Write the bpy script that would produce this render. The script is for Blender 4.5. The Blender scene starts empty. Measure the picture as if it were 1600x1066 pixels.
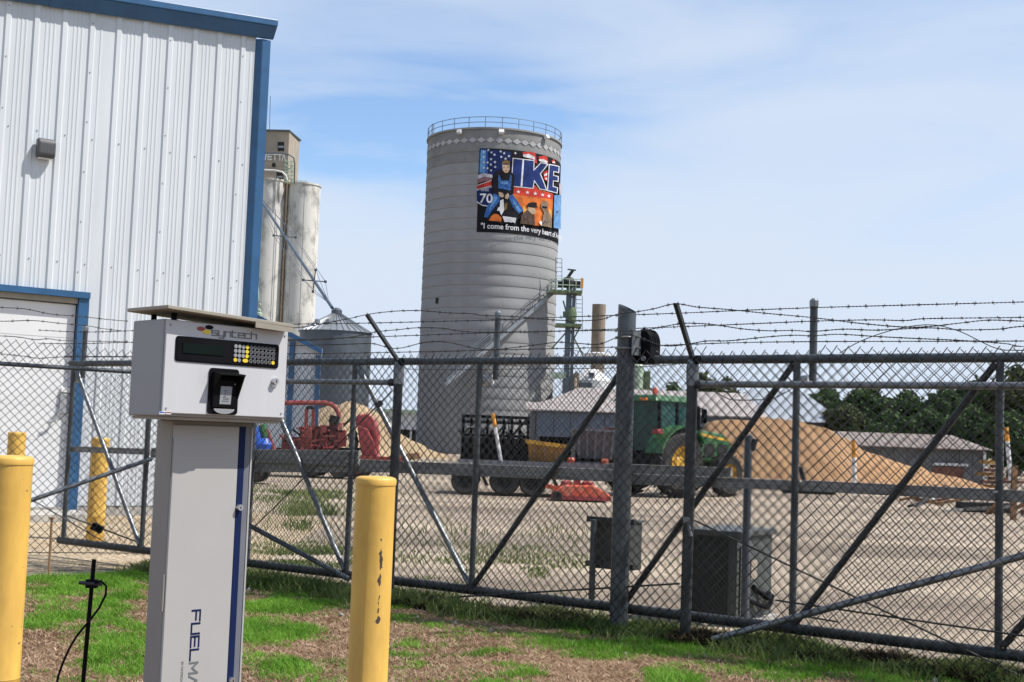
import bpy, bmesh, math, random
import numpy as np
from mathutils import Vector, Matrix, geometry

random.seed(7)
rng = np.random.default_rng(11)
scene = bpy.context.scene
col = scene.collection
R = math.radians

# ------------------------------------------------------------------ camera
FPX, EYE = 2000.0, 1.5                      # focal length in photo pixels (1600 wide), eye height
PITCH, ROLL = math.atan(150 / 2000), R(2.0)
FWD = Vector((0, math.cos(PITCH), math.sin(PITCH)))
UP0 = Vector((0, -math.sin(PITCH), math.cos(PITCH)))
R0 = Vector((1, 0, 0))
RIGHT = math.cos(ROLL) * R0 + math.sin(ROLL) * UP0
UPV = math.cos(ROLL) * UP0 - math.sin(ROLL) * R0
CAM = Vector((0, 0, EYE))
cam_data = bpy.data.cameras.new('camera')
cam_data.lens = 45.0
cam_data.sensor_width = 36.0
cam_data.clip_start = 0.05
cam_data.clip_end = 6000
cam = bpy.data.objects.new('camera', cam_data)
col.objects.link(cam)
cam.matrix_world = Matrix(((RIGHT.x, UPV.x, -FWD.x, CAM.x), (RIGHT.y, UPV.y, -FWD.y, CAM.y),
                           (RIGHT.z, UPV.z, -FWD.z, CAM.z), (0, 0, 0, 1)))
scene.camera = cam

# ------------------------------------------------------------------ light and sky
SUN_AZ, SUN_EL = R(83), R(55)               # azimuth measured from the camera's back (-Y) towards +X
to_sun = Vector((math.sin(SUN_AZ) * math.cos(SUN_EL), -math.cos(SUN_AZ) * math.cos(SUN_EL), math.sin(SUN_EL)))
sd = bpy.data.lights.new('sun', 'SUN')
sd.energy = 5.0
sd.angle = R(0.53)
sd.color = (1.0, 0.95, 0.88)
sun = bpy.data.objects.new('sun', sd)
sun.rotation_euler = to_sun.to_track_quat('Z', 'Y').to_euler()
sun.location = (30, 0, 60)
col.objects.link(sun)

world = bpy.data.worlds.new('World')
scene.world = world
world.use_nodes = True
wn, wl = world.node_tree.nodes, world.node_tree.links
wn.clear()
w_out = wn.new('ShaderNodeOutputWorld')
w_bg = wn.new('ShaderNodeBackground')
w_bg.inputs['Strength'].default_value = 0.15
sky = wn.new('ShaderNodeTexSky')
sky.sky_type = 'NISHITA'
sky.sun_disc = False
sky.sun_elevation = SUN_EL
sky.sun_rotation = math.atan2(to_sun.x, to_sun.y)
sky.air_density = 1.0
sky.dust_density = 0.3
sky.ozone_density = 4.5
wtc = wn.new('ShaderNodeTexCoord')
wmap = wn.new('ShaderNodeMapping')
wmap.inputs['Rotation'].default_value = (0, R(-5), 0)
wmap.inputs['Scale'].default_value = (1.6, 1.6, 6.5)
wmap.inputs['Location'].default_value = (0.42, 0.3, 0.33)
wl.new(wtc.outputs['Generated'], wmap.inputs['Vector'])
wno = wn.new('ShaderNodeTexNoise')
wno.inputs['Scale'].default_value = 2.2
wno.inputs['Detail'].default_value = 6
wno.inputs['Roughness'].default_value = 0.52
wno.inputs['Distortion'].default_value = 0.35
wl.new(wmap.outputs['Vector'], wno.inputs['Vector'])
# thin streaky cloud everywhere, with one opening of clearer sky around the silo top
wgap = wn.new('ShaderNodeVectorMath'); wgap.operation = 'DISTANCE'
gmap = wn.new('ShaderNodeMapping')
gmap.inputs['Scale'].default_value = (1.0, 1.0, 3.2)
wl.new(wtc.outputs['Generated'], gmap.inputs['Vector'])
wgap.inputs[1].default_value = (-0.10, 0.965, 0.245 * 3.2)
wl.new(gmap.outputs['Vector'], wgap.inputs[0])
wgr = wn.new('ShaderNodeMapRange')
wgr.inputs['From Min'].default_value = 0.02
wgr.inputs['From Max'].default_value = 0.32
wgr.inputs['To Min'].default_value = -0.32
wgr.inputs['To Max'].default_value = 0.10
wl.new(wgap.outputs['Value'], wgr.inputs['Value'])
wadd = wn.new('ShaderNodeMath'); wadd.operation = 'ADD'
wl.new(wno.outputs['Fac'], wadd.inputs[0]); wl.new(wgr.outputs['Result'], wadd.inputs[1])
wr = wn.new('ShaderNodeMapRange')
wr.inputs['From Min'].default_value = 0.24; wr.inputs['From Max'].default_value = 0.72
wr.inputs['To Min'].default_value = 0.02; wr.inputs['To Max'].default_value = 1.0
wl.new(wadd.outputs['Value'], wr.inputs['Value'])
# a thin layer is seen through more cloud the flatter one looks along it
wsep = wn.new('ShaderNodeSeparateXYZ'); wl.new(wtc.outputs['Generated'], wsep.inputs['Vector'])
def wmath(op, a, b=0.0):
    q = wn.new('ShaderNodeMath'); q.operation = op
    for i, x in enumerate((a, b)):
        if isinstance(x, (int, float)): q.inputs[i].default_value = x
        else: wl.new(x, q.inputs[i])
    return q.outputs[0]
thick = wmath('DIVIDE', wr.outputs['Result'], wmath('MAXIMUM', wsep.outputs['Z'], 0.04))
alpha = wmath('SUBTRACT', 1.0, wmath('POWER', 2.718, wmath('MULTIPLY', thick, -0.50)))
wmix = wn.new('ShaderNodeMixRGB')
wmix.inputs['Color2'].default_value = (3.78, 4.28, 5.05, 1)
wl.new(alpha, wmix.inputs['Fac'])
wl.new(sky.outputs['Color'], wmix.inputs['Color1'])
wl.new(wmix.outputs['Color'], w_bg.inputs['Color'])
wl.new(w_bg.outputs['Background'], w_out.inputs['Surface'])

vs = scene.view_settings
vs.view_transform = 'Standard'
vs.look = 'None'
vs.gamma = 1.0
vs.exposure = 0.30
vs.use_curve_mapping = False
scene.cycles.max_bounces = 6
scene.cycles.transparent_max_bounces = 8

# ------------------------------------------------------------------ helpers: where a thing of the photo stands
def ray(px, py):
    return FWD * FPX + RIGHT * (px - 800) - UPV * (py - 533)
def gz(px, py, z=0.0):
    d = ray(px, py); return CAM + d * ((z - EYE) / d.z)
def at(px, py, Y):
    d = ray(px, py); return CAM + d * (Y / d.y)
def pl(px, py, p0, n):
    d = ray(px, py); return CAM + d * ((p0 - CAM).dot(n) / d.dot(n))

# ------------------------------------------------------------------ helpers: materials
MATS = {}
ALB = 0.86
def mat(name, c, rough=0.6, metal=0.0, var=0.12, scale=6.0, bump=0.0, bscale=60.0, c2=None, rnd=0.0, spec=0.5, detail=4, stretch=None, ramp=(0.35, 0.65)):
    if name in MATS: return MATS[name]
    m = bpy.data.materials.new(name); m.use_nodes = True
    n, l = m.node_tree.nodes, m.node_tree.links
    b = n['Principled BSDF']
    b.inputs['Roughness'].default_value = rough
    b.inputs['Metallic'].default_value = metal
    b.inputs['Specular IOR Level'].default_value = spec
    tc = n.new('ShaderNodeTexCoord')
    src = tc.outputs['Object']
    if stretch:
        mp = n.new('ShaderNodeMapping'); mp.inputs['Scale'].default_value = stretch
        l.new(src, mp.inputs['Vector']); src = mp.outputs['Vector']
    no = n.new('ShaderNodeTexNoise')
    no.inputs['Scale'].default_value = scale; no.inputs['Detail'].default_value = detail; no.inputs['Roughness'].default_value = 0.6
    l.new(src, no.inputs['Vector'])
    r = n.new('ShaderNodeValToRGB')
    c = tuple(x * ALB for x in c); c2 = None if c2 is None else tuple(x * ALB for x in c2)
    a = tuple(max(0, x * (1 - var)) for x in c); d = tuple(min(1, x * (1 + var)) for x in c) if c2 is None else c2
    r.color_ramp.elements[0].color = (*a, 1); r.color_ramp.elements[1].color = (*d, 1)
    r.color_ramp.elements[0].position, r.color_ramp.elements[1].position = ramp
    l.new(no.outputs['Fac'], r.inputs['Fac'])
    out = r.outputs['Color']
    if rnd:
        oi = n.new('ShaderNodeObjectInfo'); mr = n.new('ShaderNodeMapRange')
        mr.inputs['To Min'].default_value = 1 - rnd; mr.inputs['To Max'].default_value = 1 + rnd
        l.new(oi.outputs['Random'], mr.inputs['Value'])
        mx = n.new('ShaderNodeMixRGB'); mx.blend_type = 'MULTIPLY'; mx.inputs['Fac'].default_value = 1
        l.new(out, mx.inputs['Color1']); l.new(mr.outputs['Result'], mx.inputs['Color2']); out = mx.outputs['Color']
    l.new(out, b.inputs['Base Color'])
    if bump:
        nb = n.new('ShaderNodeTexNoise'); nb.inputs['Scale'].default_value = bscale; nb.inputs['Detail'].default_value = 5
        l.new(tc.outputs['Object'], nb.inputs['Vector'])
        bp = n.new('ShaderNodeBump'); bp.inputs['Strength'].default_value = bump; bp.inputs['Distance'].default_value = 0.02
        l.new(nb.outputs['Fac'], bp.inputs['Height']); l.new(bp.outputs['Normal'], b.inputs['Normal'])
    MATS[name] = m
    return m

# ------------------------------------------------------------------ helpers: objects
WM = {}                                      # object name -> world matrix of its root
def put(o, parent):
    col.objects.link(o)
    if parent is not None:
        o.parent = parent
        WM[o.name] = WM[parent.name]
    return o
def tag(o, label=None, cat=None, group=None, kind=None):
    if label: o['label'] = label
    if cat: o['category'] = cat
    if group: o['group'] = group
    if kind: o['kind'] = kind
    return o
def thing(name, label, cat, loc=(0, 0, 0), rz=0.0, group=None):
    o = bpy.data.objects.new(name, None)
    o.empty_display_size = 0.2
    o.location = loc; o.rotation_euler = (0, 0, rz)
    col.objects.link(o)
    WM[o.name] = Matrix.Translation(Vector(loc)) @ Matrix.Rotation(rz, 4, 'Z')
    return tag(o, label, cat, group)
def copy_tree(o, parent=None):
    c = o.copy(); put(c, None) if parent is None else put(c, parent)
    if parent is None: WM[c.name] = WM[o.name]
    for ch in list(o.children): copy_tree(ch, c)
    return c

class MB:
    def __init__(s): s.v = []; s.f = []
    def add(s, vs_, fs_):
        k = len(s.v); s.v += [Vector(v) for v in vs_]; s.f += [tuple(i + k for i in f) for f in fs_]; return s
    def box(s, c, size, rot=None):
        x, y, z = (q / 2 for q in size); c = Vector(c)
        p = [Vector((i * x, j * y, k * z)) for k in (-1, 1) for j in (-1, 1) for i in (-1, 1)]
        if rot is not None: p = [rot @ q for q in p]
        return s.add([c + q for q in p], [(0, 2, 3, 1), (4, 5, 7, 6), (0, 1, 5, 4), (2, 6, 7, 3), (0, 4, 6, 2), (1, 3, 7, 5)])
    def bx(s, x0, x1, y0, y1, z0, z1):
        return s.box(((x0 + x1) / 2, (y0 + y1) / 2, (z0 + z1) / 2), (abs(x1 - x0), abs(y1 - y0), abs(z1 - z0)))
    def hexa(s, p):                          # eight corners: lower four, upper four, in the order of box()
        return s.add(p, [(0, 2, 3, 1), (4, 5, 7, 6), (0, 1, 5, 4), (2, 6, 7, 3), (0, 4, 6, 2), (1, 3, 7, 5)])
    def quad(s, a, b, c, d): return s.add([a, b, c, d], [(0, 1, 2, 3)])
    def prism(s, poly, off):                 # 3-D polygon pushed by a vector
        n = len(poly); off = Vector(off)
        vs_ = [Vector(p) for p in poly] + [Vector(p) + off for p in poly]
        return s.add(vs_, [tuple(range(n - 1, -1, -1)), tuple(range(n, 2 * n))] + [(i, (i + 1) % n, n + (i + 1) % n, n + i) for i in range(n)])
    def tube(s, pts, r, n=8, caps=True):
        pts = [Vector(p) for p in pts]; m = len(pts)
        rs = r if isinstance(r, (list, tuple)) else [r] * m
        t0 = (pts[1] - pts[0]).normalized()
        u = t0.orthogonal().normalized(); vs_ = []
        for i, p in enumerate(pts):
            t = (pts[min(i + 1, m - 1)] - pts[max(i - 1, 0)]).normalized()
            u = (u - t * u.dot(t)).normalized(); w = t.cross(u)
            vs_ += [p + (u * math.cos(2 * math.pi * k / n) + w * math.sin(2 * math.pi * k / n)) * rs[i] for k in range(n)]
        fs_ = [(i * n + k, i * n + (k + 1) % n, (i + 1) * n + (k + 1) % n, (i + 1) * n + k) for i in range(m - 1) for k in range(n)]
        if caps: fs_ += [tuple(range(n - 1, -1, -1)), tuple(range((m - 1) * n, m * n))]
        return s.add(vs_, fs_)
    def cyl(s, a, b, r, r2=None, n=16): return s.tube([a, b], [r, r if r2 is None else r2], n)
    def bar(s, a, b, w, h, upv=(0, 0, 1)):   # rectangular bar from a to b
        a, b = Vector(a), Vector(b); t = (b - a).normalized(); upv = Vector(upv)
        x = t.cross(upv).normalized(); y = x.cross(t)
        p = [q + x * (i * w / 2) + y * (j * h / 2) for q in (a, b) for j in (-1, 1) for i in (-1, 1)]
        return s.hexa(p)
    def lathe(s, prof, n=32, c=(0, 0), a0=0.0, a1=2 * math.pi, caps=True):
        full = abs(a1 - a0 - 2 * math.pi) < 1e-6; k = n if full else n + 1
        vs_ = [Vector((c[0] + r * math.cos(a0 + (a1 - a0) * i / n), c[1] + r * math.sin(a0 + (a1 - a0) * i / n), z)) for r, z in prof for i in range(k)]
        fs_ = [(j * k + i, j * k + (i + 1) % k, (j + 1) * k + (i + 1) % k, (j + 1) * k + i) for j in range(len(prof) - 1) for i in range(n)]
        if caps and full: fs_ += [tuple(range(k - 1, -1, -1)), tuple(range((len(prof) - 1) * k, len(prof) * k))]
        return s.add(vs_, fs_)
    def build(s, name, m, parent=None, smooth=False, bevel=0.0, world=True, kind=None, auto=None):
        me = bpy.data.meshes.new(name)
        vs_ = s.v
        if parent is not None and world:
            inv = WM[parent.name].inverted(); vs_ = [inv @ v for v in vs_]
        me.from_pydata([tuple(v) for v in vs_], [], s.f)
        bm = bmesh.new(); bm.from_mesh(me); bmesh.ops.recalc_face_normals(bm, faces=bm.faces); bm.to_mesh(me); bm.free()
        me.materials.append(m)
        if smooth or auto:
            me.polygons.foreach_set('use_smooth', [True] * len(me.polygons))
            if auto is not None or smooth: me.set_sharp_from_angle(angle=R(auto or 40))
        o = bpy.data.objects.new(name, me)
        put(o, parent)
        if parent is None: WM[o.name] = Matrix.Identity(4)
        if bevel:
            b = o.modifiers.new('bevel', 'BEVEL'); b.width = bevel; b.segments = 2; b.limit_method = 'ANGLE'
        if kind: o['kind'] = kind
        return o
def arrays(name, verts, faces, m, parent=None, kind=None, smooth=False):
    me = bpy.data.meshes.new(name); nv, (nf, k) = len(verts), faces.shape
    v = np.asarray(verts, dtype=np.float32)
    if parent is not None:
        inv = np.array(WM[parent.name].inverted()); v = (v @ inv[:3, :3].T + inv[:3, 3]).astype(np.float32)
    me.vertices.add(nv); me.vertices.foreach_set('co', v.ravel())
    me.loops.add(nf * k); me.loops.foreach_set('vertex_index', faces.astype(np.int32).ravel())
    me.polygons.add(nf); me.polygons.foreach_set('loop_start', np.arange(0, nf * k, k, dtype=np.int32))
    if smooth: me.polygons.foreach_set('use_smooth', np.ones(nf, dtype=bool))
    me.update(calc_edges=True); me.materials.append(m)
    o = bpy.data.objects.new(name, me); put(o, parent)
    if parent is None: WM[o.name] = Matrix.Identity(4)
    if kind: o['kind'] = kind
    return o
def spline(pts, step):
    pts = [Vector(p) for p in pts]; P = [pts[0] * 2 - pts[1]] + pts + [pts[-1] * 2 - pts[-2]]; out = []
    for i in range(1, len(P) - 2):
        a, b, c, d = P[i - 1:i + 3]; n = max(1, int((c - b).length / step))
        for k in range(n):
            t = k / n
            out.append(0.5 * (2 * b + (c - a) * t + (2 * a - 5 * b + 4 * c - d) * t * t + (3 * b - a - 3 * c + d) * t ** 3))
    return out + [pts[-1]]
def text_mesh(body, size=1.0):               # 2-D outline of a word in the built-in font, as triangles
    cu = bpy.data.curves.new('lettering', 'FONT'); cu.body = body; cu.size = size; cu.resolution_u = 3; cu.offset = 0.016
    o = bpy.data.objects.new('lettering', cu)
    me = bpy.data.meshes.new_from_object(o)
    bm = bmesh.new(); bm.from_mesh(me); bmesh.ops.triangulate(bm, faces=bm.faces)
    v = [(q.co.x, q.co.y) for q in bm.verts]; bm.verts.index_update()
    t = [tuple(q.index for q in f.verts) for f in bm.faces]
    bm.free(); bpy.data.objects.remove(o); bpy.data.curves.remove(cu); bpy.data.meshes.remove(me)
    return v, t
GLYPH = {
 's': [[(1, 1), (0, 1), (0, .5), (1, .5), (1, 0), (0, 0)]], 'y': [[(0, 1), (0, 0), (1, 0)], [(1, 1), (1, -.45), (.1, -.45)]],
 'n': [[(0, 0), (0, 1), (1, 1), (1, 0)]], 't': [[(.1, 1.35), (.1, 0), (.8, 0)], [(.1, 1), (.8, 1)]],
 'e': [[(1, 0), (0, 0), (0, 1), (1, 1), (1, .5), (0, .5)]], 'c': [[(1, 1), (0, 1), (0, 0), (1, 0)]], 'h': [[(0, 1.45), (0, 0)], [(0, 1), (1, 1), (1, 0)]],
 'F': [[(0, 0), (0, 1), (1, 1)], [(0, .5), (.9, .5)]], 'U': [[(0, 1), (0, 0), (1, 0), (1, 1)]],
 'E': [[(1, 1), (0, 1), (0, 0), (1, 0)], [(0, .5), (.9, .5)]], 'L': [[(0, 1), (0, 0), (1, 0)]],
 'M': [[(0, 0), (0, 1), (.5, .35), (1, 1), (1, 0)]], 'A': [[(0, 0), (.5, 1), (1, 0)]], 'T': [[(.5, 0), (.5, 1)], [(0, 1), (1, 1)]],
 'S': [[(1, 1), (0, 1), (0, .5), (1, .5), (1, 0), (0, 0)]], 'R': [[(0, 0), (0, 1), (1, 1), (1, .5), (0, .5)], [(.5, .5), (1, 0)]],
 'W': [[(0, 1), (.25, 0), (.5, .8), (.75, 0), (1, 1)]],
}
def strokes(word, adv, wid, th):             # ribbons for a word: list of quads in (u, v); glyph cell 1 high
    out = []; x = 0.0
    for ch in word:
        for line in GLYPH[ch]:
            for (a, b), (c, d) in zip(line, line[1:]):
                a, c = a * wid, c * wid
                L = math.hypot(c - a, d - b); ux, uy = (c - a) / L, (d - b) / L; h = th / 2
                a2, b2, c2, d2 = a - ux * h, b - uy * h, c + ux * h, d + uy * h
                out.append([(x + a2 - uy * h, b2 + ux * h), (x + a2 + uy * h, b2 - ux * h), (x + c2 + uy * h, d2 - ux * h), (x + c2 - uy * h, d2 + ux * h)])
        x += adv
    return out
def gnoise(x, y, s, seed=0):                 # smooth value noise on arrays
    r_ = np.random.default_rng(seed).random((64, 64)); x = np.asarray(x) / s; y = np.asarray(y) / s
    i, j = np.floor(x).astype(int), np.floor(y).astype(int); fx, fy = x - i, y - j
    fx, fy = fx * fx * (3 - 2 * fx), fy * fy * (3 - 2 * fy); g = lambda a, b: r_[a % 64, b % 64]
    return (g(i, j) * (1 - fx) + g(i + 1, j) * fx) * (1 - fy) + (g(i, j + 1) * (1 - fx) + g(i + 1, j + 1) * fx) * fy
# ------------------------------------------------------------------ materials
def ground_mat(name, c1, c2, c3, s1, s2, bump, rough=0.95, stones=0.0, streak=None):
    c1, c2, c3 = (tuple(x * ALB for x in q) for q in (c1, c2, c3))
    m = bpy.data.materials.new(name); m.use_nodes = True
    n, l = m.node_tree.nodes, m.node_tree.links
    b = n['Principled BSDF']; b.inputs['Roughness'].default_value = rough; b.inputs['Specular IOR Level'].default_value = 0.2
    tc = n.new('ShaderNodeTexCoord')
    def noise(scale, detail, st=None):
        q = n.new('ShaderNodeTexNoise'); q.inputs['Scale'].default_value = scale; q.inputs['Detail'].default_value = detail; q.inputs['Roughness'].default_value = 0.65
        if st:
            mp = n.new('ShaderNodeMapping'); mp.inputs['Scale'].default_value = st[:3]; mp.inputs['Rotation'].default_value = (0, 0, st[3])
            l.new(tc.outputs['Object'], mp.inputs['Vector']); l.new(mp.outputs['Vector'], q.inputs['Vector'])
        else: l.new(tc.outputs['Object'], q.inputs['Vector'])
        return q
    a, d = noise(s1, 5, streak), noise(s2, 6)
    r1 = n.new('ShaderNodeValToRGB'); r1.color_ramp.elements[0].position = .38; r1.color_ramp.elements[1].position = .64
    r1.color_ramp.elements[0].color = (*c1, 1); r1.color_ramp.elements[1].color = (*c2, 1)
    l.new(a.outputs['Fac'], r1.inputs['Fac'])
    r2 = n.new('ShaderNodeValToRGB'); r2.color_ramp.elements[0].position = .46; r2.color_ramp.elements[1].position = .72
    r2.color_ramp.elements[0].color = (0, 0, 0, 1); r2.color_ramp.elements[1].color = (.8, .8, .8, 1)
    l.new(d.outputs['Fac'], r2.inputs['Fac'])
    mx = n.new('ShaderNodeMixRGB'); mx.inputs['Color2'].default_value = (*c3, 1)
    l.new(r2.outputs['Color'], mx.inputs['Fac']); l.new(r1.outputs['Color'], mx.inputs['Color1'])
    out = mx.outputs['Color']
    hgt = d.outputs['Fac']
    if stones:
        v = n.new('ShaderNodeTexVoronoi'); v.inputs['Scale'].default_value = stones
        l.new(tc.outputs['Object'], v.inputs['Vector'])
        hs = n.new('ShaderNodeHueSaturation'); mr = n.new('ShaderNodeMapRange')
        mr.inputs['To Min'].default_value = .62; mr.inputs['To Max'].default_value = 1.3
        sp = n.new('ShaderNodeSeparateColor'); l.new(v.outputs['Color'], sp.inputs['Color'])
        l.new(sp.outputs[0], mr.inputs['Value']); l.new(mr.outputs['Result'], hs.inputs['Value']); l.new(out, hs.inputs['Color'])
        out = hs.outputs['Color']; hgt = v.outputs['Distance']
    big = noise(.16, 3); rb = n.new('ShaderNodeMapRange'); rb.inputs['From Min'].default_value = .35; rb.inputs['From Max'].default_value = .65
    rb.inputs['To Min'].default_value = .80; rb.inputs['To Max'].default_value = 1.10; l.new(big.outputs['Fac'], rb.inputs['Value'])
    mb_ = n.new('ShaderNodeMixRGB'); mb_.blend_type = 'MULTIPLY'; mb_.inputs['Fac'].default_value = 1; l.new(out, mb_.inputs['Color1']); l.new(rb.outputs['Result'], mb_.inputs['Color2']); out = mb_.outputs['Color']
    l.new(out, b.inputs['Base Color'])
    bp = n.new('ShaderNodeBump'); bp.inputs['Strength'].default_value = bump; bp.inputs['Distance'].default_value = 0.03
    l.new(hgt, bp.inputs['Height']); l.new(bp.outputs['Normal'], b.inputs['Normal'])
    return m
M = dict(
 steel=mat('weathered_pipe', (.085, .098, .108), .42, .35, .35, 5, .15, 90),
 steel_dark=mat('dark_pipe', (.04, .046, .05), .45, .3, .4, 6, .15, 90),
 steel_light=mat('galvanised_pipe', (.22, .235, .25), .4, .55, .25, 7, .1, 90),
 mesh=mat('chain_link_wire', (.058, .059, .060), .32, .6, .3, 9),
 wire=mat('barbed_wire', (.075, .072, .07), .5, .5, .35, 20),
 plank=mat('weathered_plank', (.33, .325, .31), .85, 0, .25, 3, .5, 60, stretch=(1, 1, 12)),
 black=mat('black_plastic', (.008, .008, .010), .5, 0, .2, 8, spec=.06),
 rubber=mat('tyre_rubber', (.022, .021, .020), .8, 0, .35, 9, .3, 30),
 white_wall=mat('white_wall_sheet', (.62, .66, .695), .5, 0, .055, 1.6, .04, 5, stretch=(1, 1, .18), detail=7),
 white_door=mat('white_door', (.74, .75, .76), .5, 0, .03, 1.2),
 blue=mat('blue_trim', (.026, .105, .235), .38, 0, .12, 3),
 tan=mat('tan_flashing', (.34, .31, .25), .6, 0, .12, 4),
 concrete=mat('pale_concrete', (.44, .42, .38), .85, 0, .15, 3, .3, 40),
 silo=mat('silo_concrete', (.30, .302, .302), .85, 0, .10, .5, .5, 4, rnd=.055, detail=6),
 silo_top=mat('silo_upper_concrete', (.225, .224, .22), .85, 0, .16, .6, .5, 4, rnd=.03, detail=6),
 elev=mat('stained_concrete', (.30, .285, .265), .9, 0, 0, .55, .5, 3, c2=(.70, .675, .625), stretch=(1, 1, .6), detail=9, ramp=(.34, .52)),
 tanblock=mat('tan_render', (.37, .315, .25), .85, 0, .1, .6),
 joint=mat('tan_joint', (.40, .30, .20), .8, 0, .2, 2),
 rust=mat('rusty_stain', (.28, .16, .08), .8, 0, .3, 2),
 galv=mat('galvanised_sheet', (.30, .32, .34), .45, .5, .12, 2),
 galv_dark=mat('weathered_galvanised', (.11, .128, .15), .5, .4, .15, 1.2),
 green_steel=mat('green_painted_steel', (.15, .20, .10), .6, .1, .35, 3),
 pale_green=mat('pale_green_paint', (.42, .52, .40), .5, 0, .15, 2),
 slate=mat('slate_blue_steel', (.10, .135, .17), .5, .3, .2, 2),
 stack=mat('tan_stack', (.26, .21, .155), .7, 0, .2, .8),
 white=mat('white_paint', (.74, .74, .73), .45, 0, .06, 3),
 roof_pink=mat('faded_metal_roof', (.40, .35, .32), .6, .1, .12, .8, stretch=(1, 1, 1)),
 roof_grey=mat('grey_metal_roof', (.36, .39, .42), .5, .2, .08, .8),
 roof_rust=mat('rusted_roof', (.21, .165, .14), .75, .1, 0, 1.2, c2=(.30, .265, .235), ramp=(.45, .70)),
 clad_blue=mat('blue_grey_cladding', (.13, .16, .21), .5, .3, .12, 1.5),
 grey_wall=mat('grey_shed_wall', (.15, .155, .16), .8, 0, .2, 1.0),
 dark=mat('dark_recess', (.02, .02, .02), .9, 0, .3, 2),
 brick=mat('red_brown_board', (.20, .09, .06), .85, 0, .3, 3),
 sand=ground_mat('dry_sand', (.35, .205, .105), (.43, .265, .145), (.28, .165, .085), .5, 3.0, .6),
 sand_pale=ground_mat('pale_sand', (.37, .27, .165), (.46, .345, .21), (.31, .225, .135), .5, 3.0, .6),
 cover=mat('grey_paint', (.45, .455, .46), .42, 0, .03, 4),
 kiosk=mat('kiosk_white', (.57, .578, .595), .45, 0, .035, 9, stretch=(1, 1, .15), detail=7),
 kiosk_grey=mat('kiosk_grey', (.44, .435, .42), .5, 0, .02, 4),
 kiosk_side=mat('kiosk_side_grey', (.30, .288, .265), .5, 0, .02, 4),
 navy=mat('navy_print', (.007, .017, .075), .6, 0, .08, 5, spec=.15),
 stripe=mat('grey_stripe', (.16, .175, .20), .45, 0, .06, 5),
 print_grey=mat('grey_print', (.16, .17, .17), .5, 0, .05, 5),
 red=mat('red_paint', (.30, .022, .024), .5, 0, 0, 2.5, c2=(.34, .09, .07)),
 red_faded=mat('faded_red_paint', (.33, .05, .052), .5, 0, .25, 2),
 maroon=mat('dull_red_paint', (.20, .03, .03), .55, 0, .3, 3),
 orange=mat('orange_red_paint', (.66, .10, .045), .5, 0, 0, 5, c2=(.60, .22, .14), ramp=(.45, .7)),
 amber=mat('amber_lens', (.85, .22, .02), .3, 0, .05, 5),
 mustard=mat('rusty_mustard', (.40, .20, .045), .7, 0, .35, 1.5),
 jgreen=mat('tractor_green', (.015, .12, .03), .45, 0, 0, 2.2, c2=(.06, .13, .05), ramp=(.42, .72)),
 jyellow=mat('wheel_yellow', (.60, .34, .03), .5, 0, .25, 4),
 glass=mat('tinted_cab_glass', (.025, .085, .08), .15, 0, .2, 3, spec=.3),
 bluepaint=mat('blue_implement_paint', (.02, .10, .50), .45, 0, .2, 3),
 cabinet=mat('grey_green_enamel', (.075, .085, .08), .6, 0, .08, 2),
 post_orange=mat('orange_post_tip', (.78, .33, .04), .6, 0, .1, 4),
 yellow_key=mat('yellow_key', (.85, .62, .03), .4, 0, .05, 9),
 grey_key=mat('grey_key', (.30, .31, .33), .4, 0, .05, 9),
 dark_key=mat('dark_key', (.05, .05, .055), .4, 0, .05, 9),
 screen=mat('unlit_screen', (.004, .010, .008), .5, 0, .1, 9, spec=.08),
 chrome=mat('chrome', (.62, .62, .63), .34, .85, .1, 9),
 label=mat('grey_label', (.30, .32, .34), .5, 0, .08, 9),
 fixture=mat('dark_fixture_grey', (.07, .073, .078), .5, 0, .1, 5),
 black_and_shade=mat('drive_black_and_shade', (.018, .02, .019), .7, 0, .3, 5),  # black of the head drive; also carries the shade on the cabinet front
 box_dark=mat('shaded_box_enamel', (.05, .056, .053), .65, 0, .1, 3),
 bark=mat('bark', (.10, .075, .055), .9, 0, .3, 4),
)
def leaf_mat(name, c, c2, tr=.25):
    m = mat(name, c, .7, 0, 0, .9, c2=c2, spec=.2, detail=5)
    leafy(m, tr); return m
def leafy(m, tr):                                        # thin leaves let some light through
    n, l = m.node_tree.nodes, m.node_tree.links
    b = n['Principled BSDF']; out = n['Material Output']; t = n.new('ShaderNodeBsdfTranslucent'); mx = n.new('ShaderNodeMixShader'); mx.inputs['Fac'].default_value = tr
    l.new(b.inputs['Base Color'].links[0].from_socket, t.inputs['Color']); l.new(b.outputs['BSDF'], mx.inputs[1]); l.new(t.outputs['BSDF'], mx.inputs[2]); l.new(mx.outputs['Shader'], out.inputs['Surface'])
M['leaf_a'] = leaf_mat('dark_leaves', (.028, .060, .019), (.085, .140, .045))
M['leaf_b'] = leaf_mat('mid_leaves', (.035, .075, .020), (.090, .145, .045))
M['leaf_c'] = leaf_mat('olive_leaves', (.045, .065, .022), (.10, .125, .05))
M['grass'] = mat('grass_blades', (.105, .27, .018), .6, 0, 0, 2.2, c2=(.255, .49, .06), spec=.25)
M['weed'] = mat('weed_blades', (.075, .13, .03), .65, 0, 0, 1.2, c2=(.24, .29, .10), spec=.2)
leafy(M['grass'], .42); leafy(M['weed'], .35)
M['shaded_dead_leaf'] = mat('shaded_dead_leaves', (.022, .018, .012), .85, 0, 0, 5, c2=(.075, .055, .03), spec=.1)  # dark dead leaves, with the gate's shadow put into their colour
M['thatch'] = mat('dry_thatch', (.22, .125, .07), .8, 0, 0, 7, c2=(.56, .40, .27), spec=.15)
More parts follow.
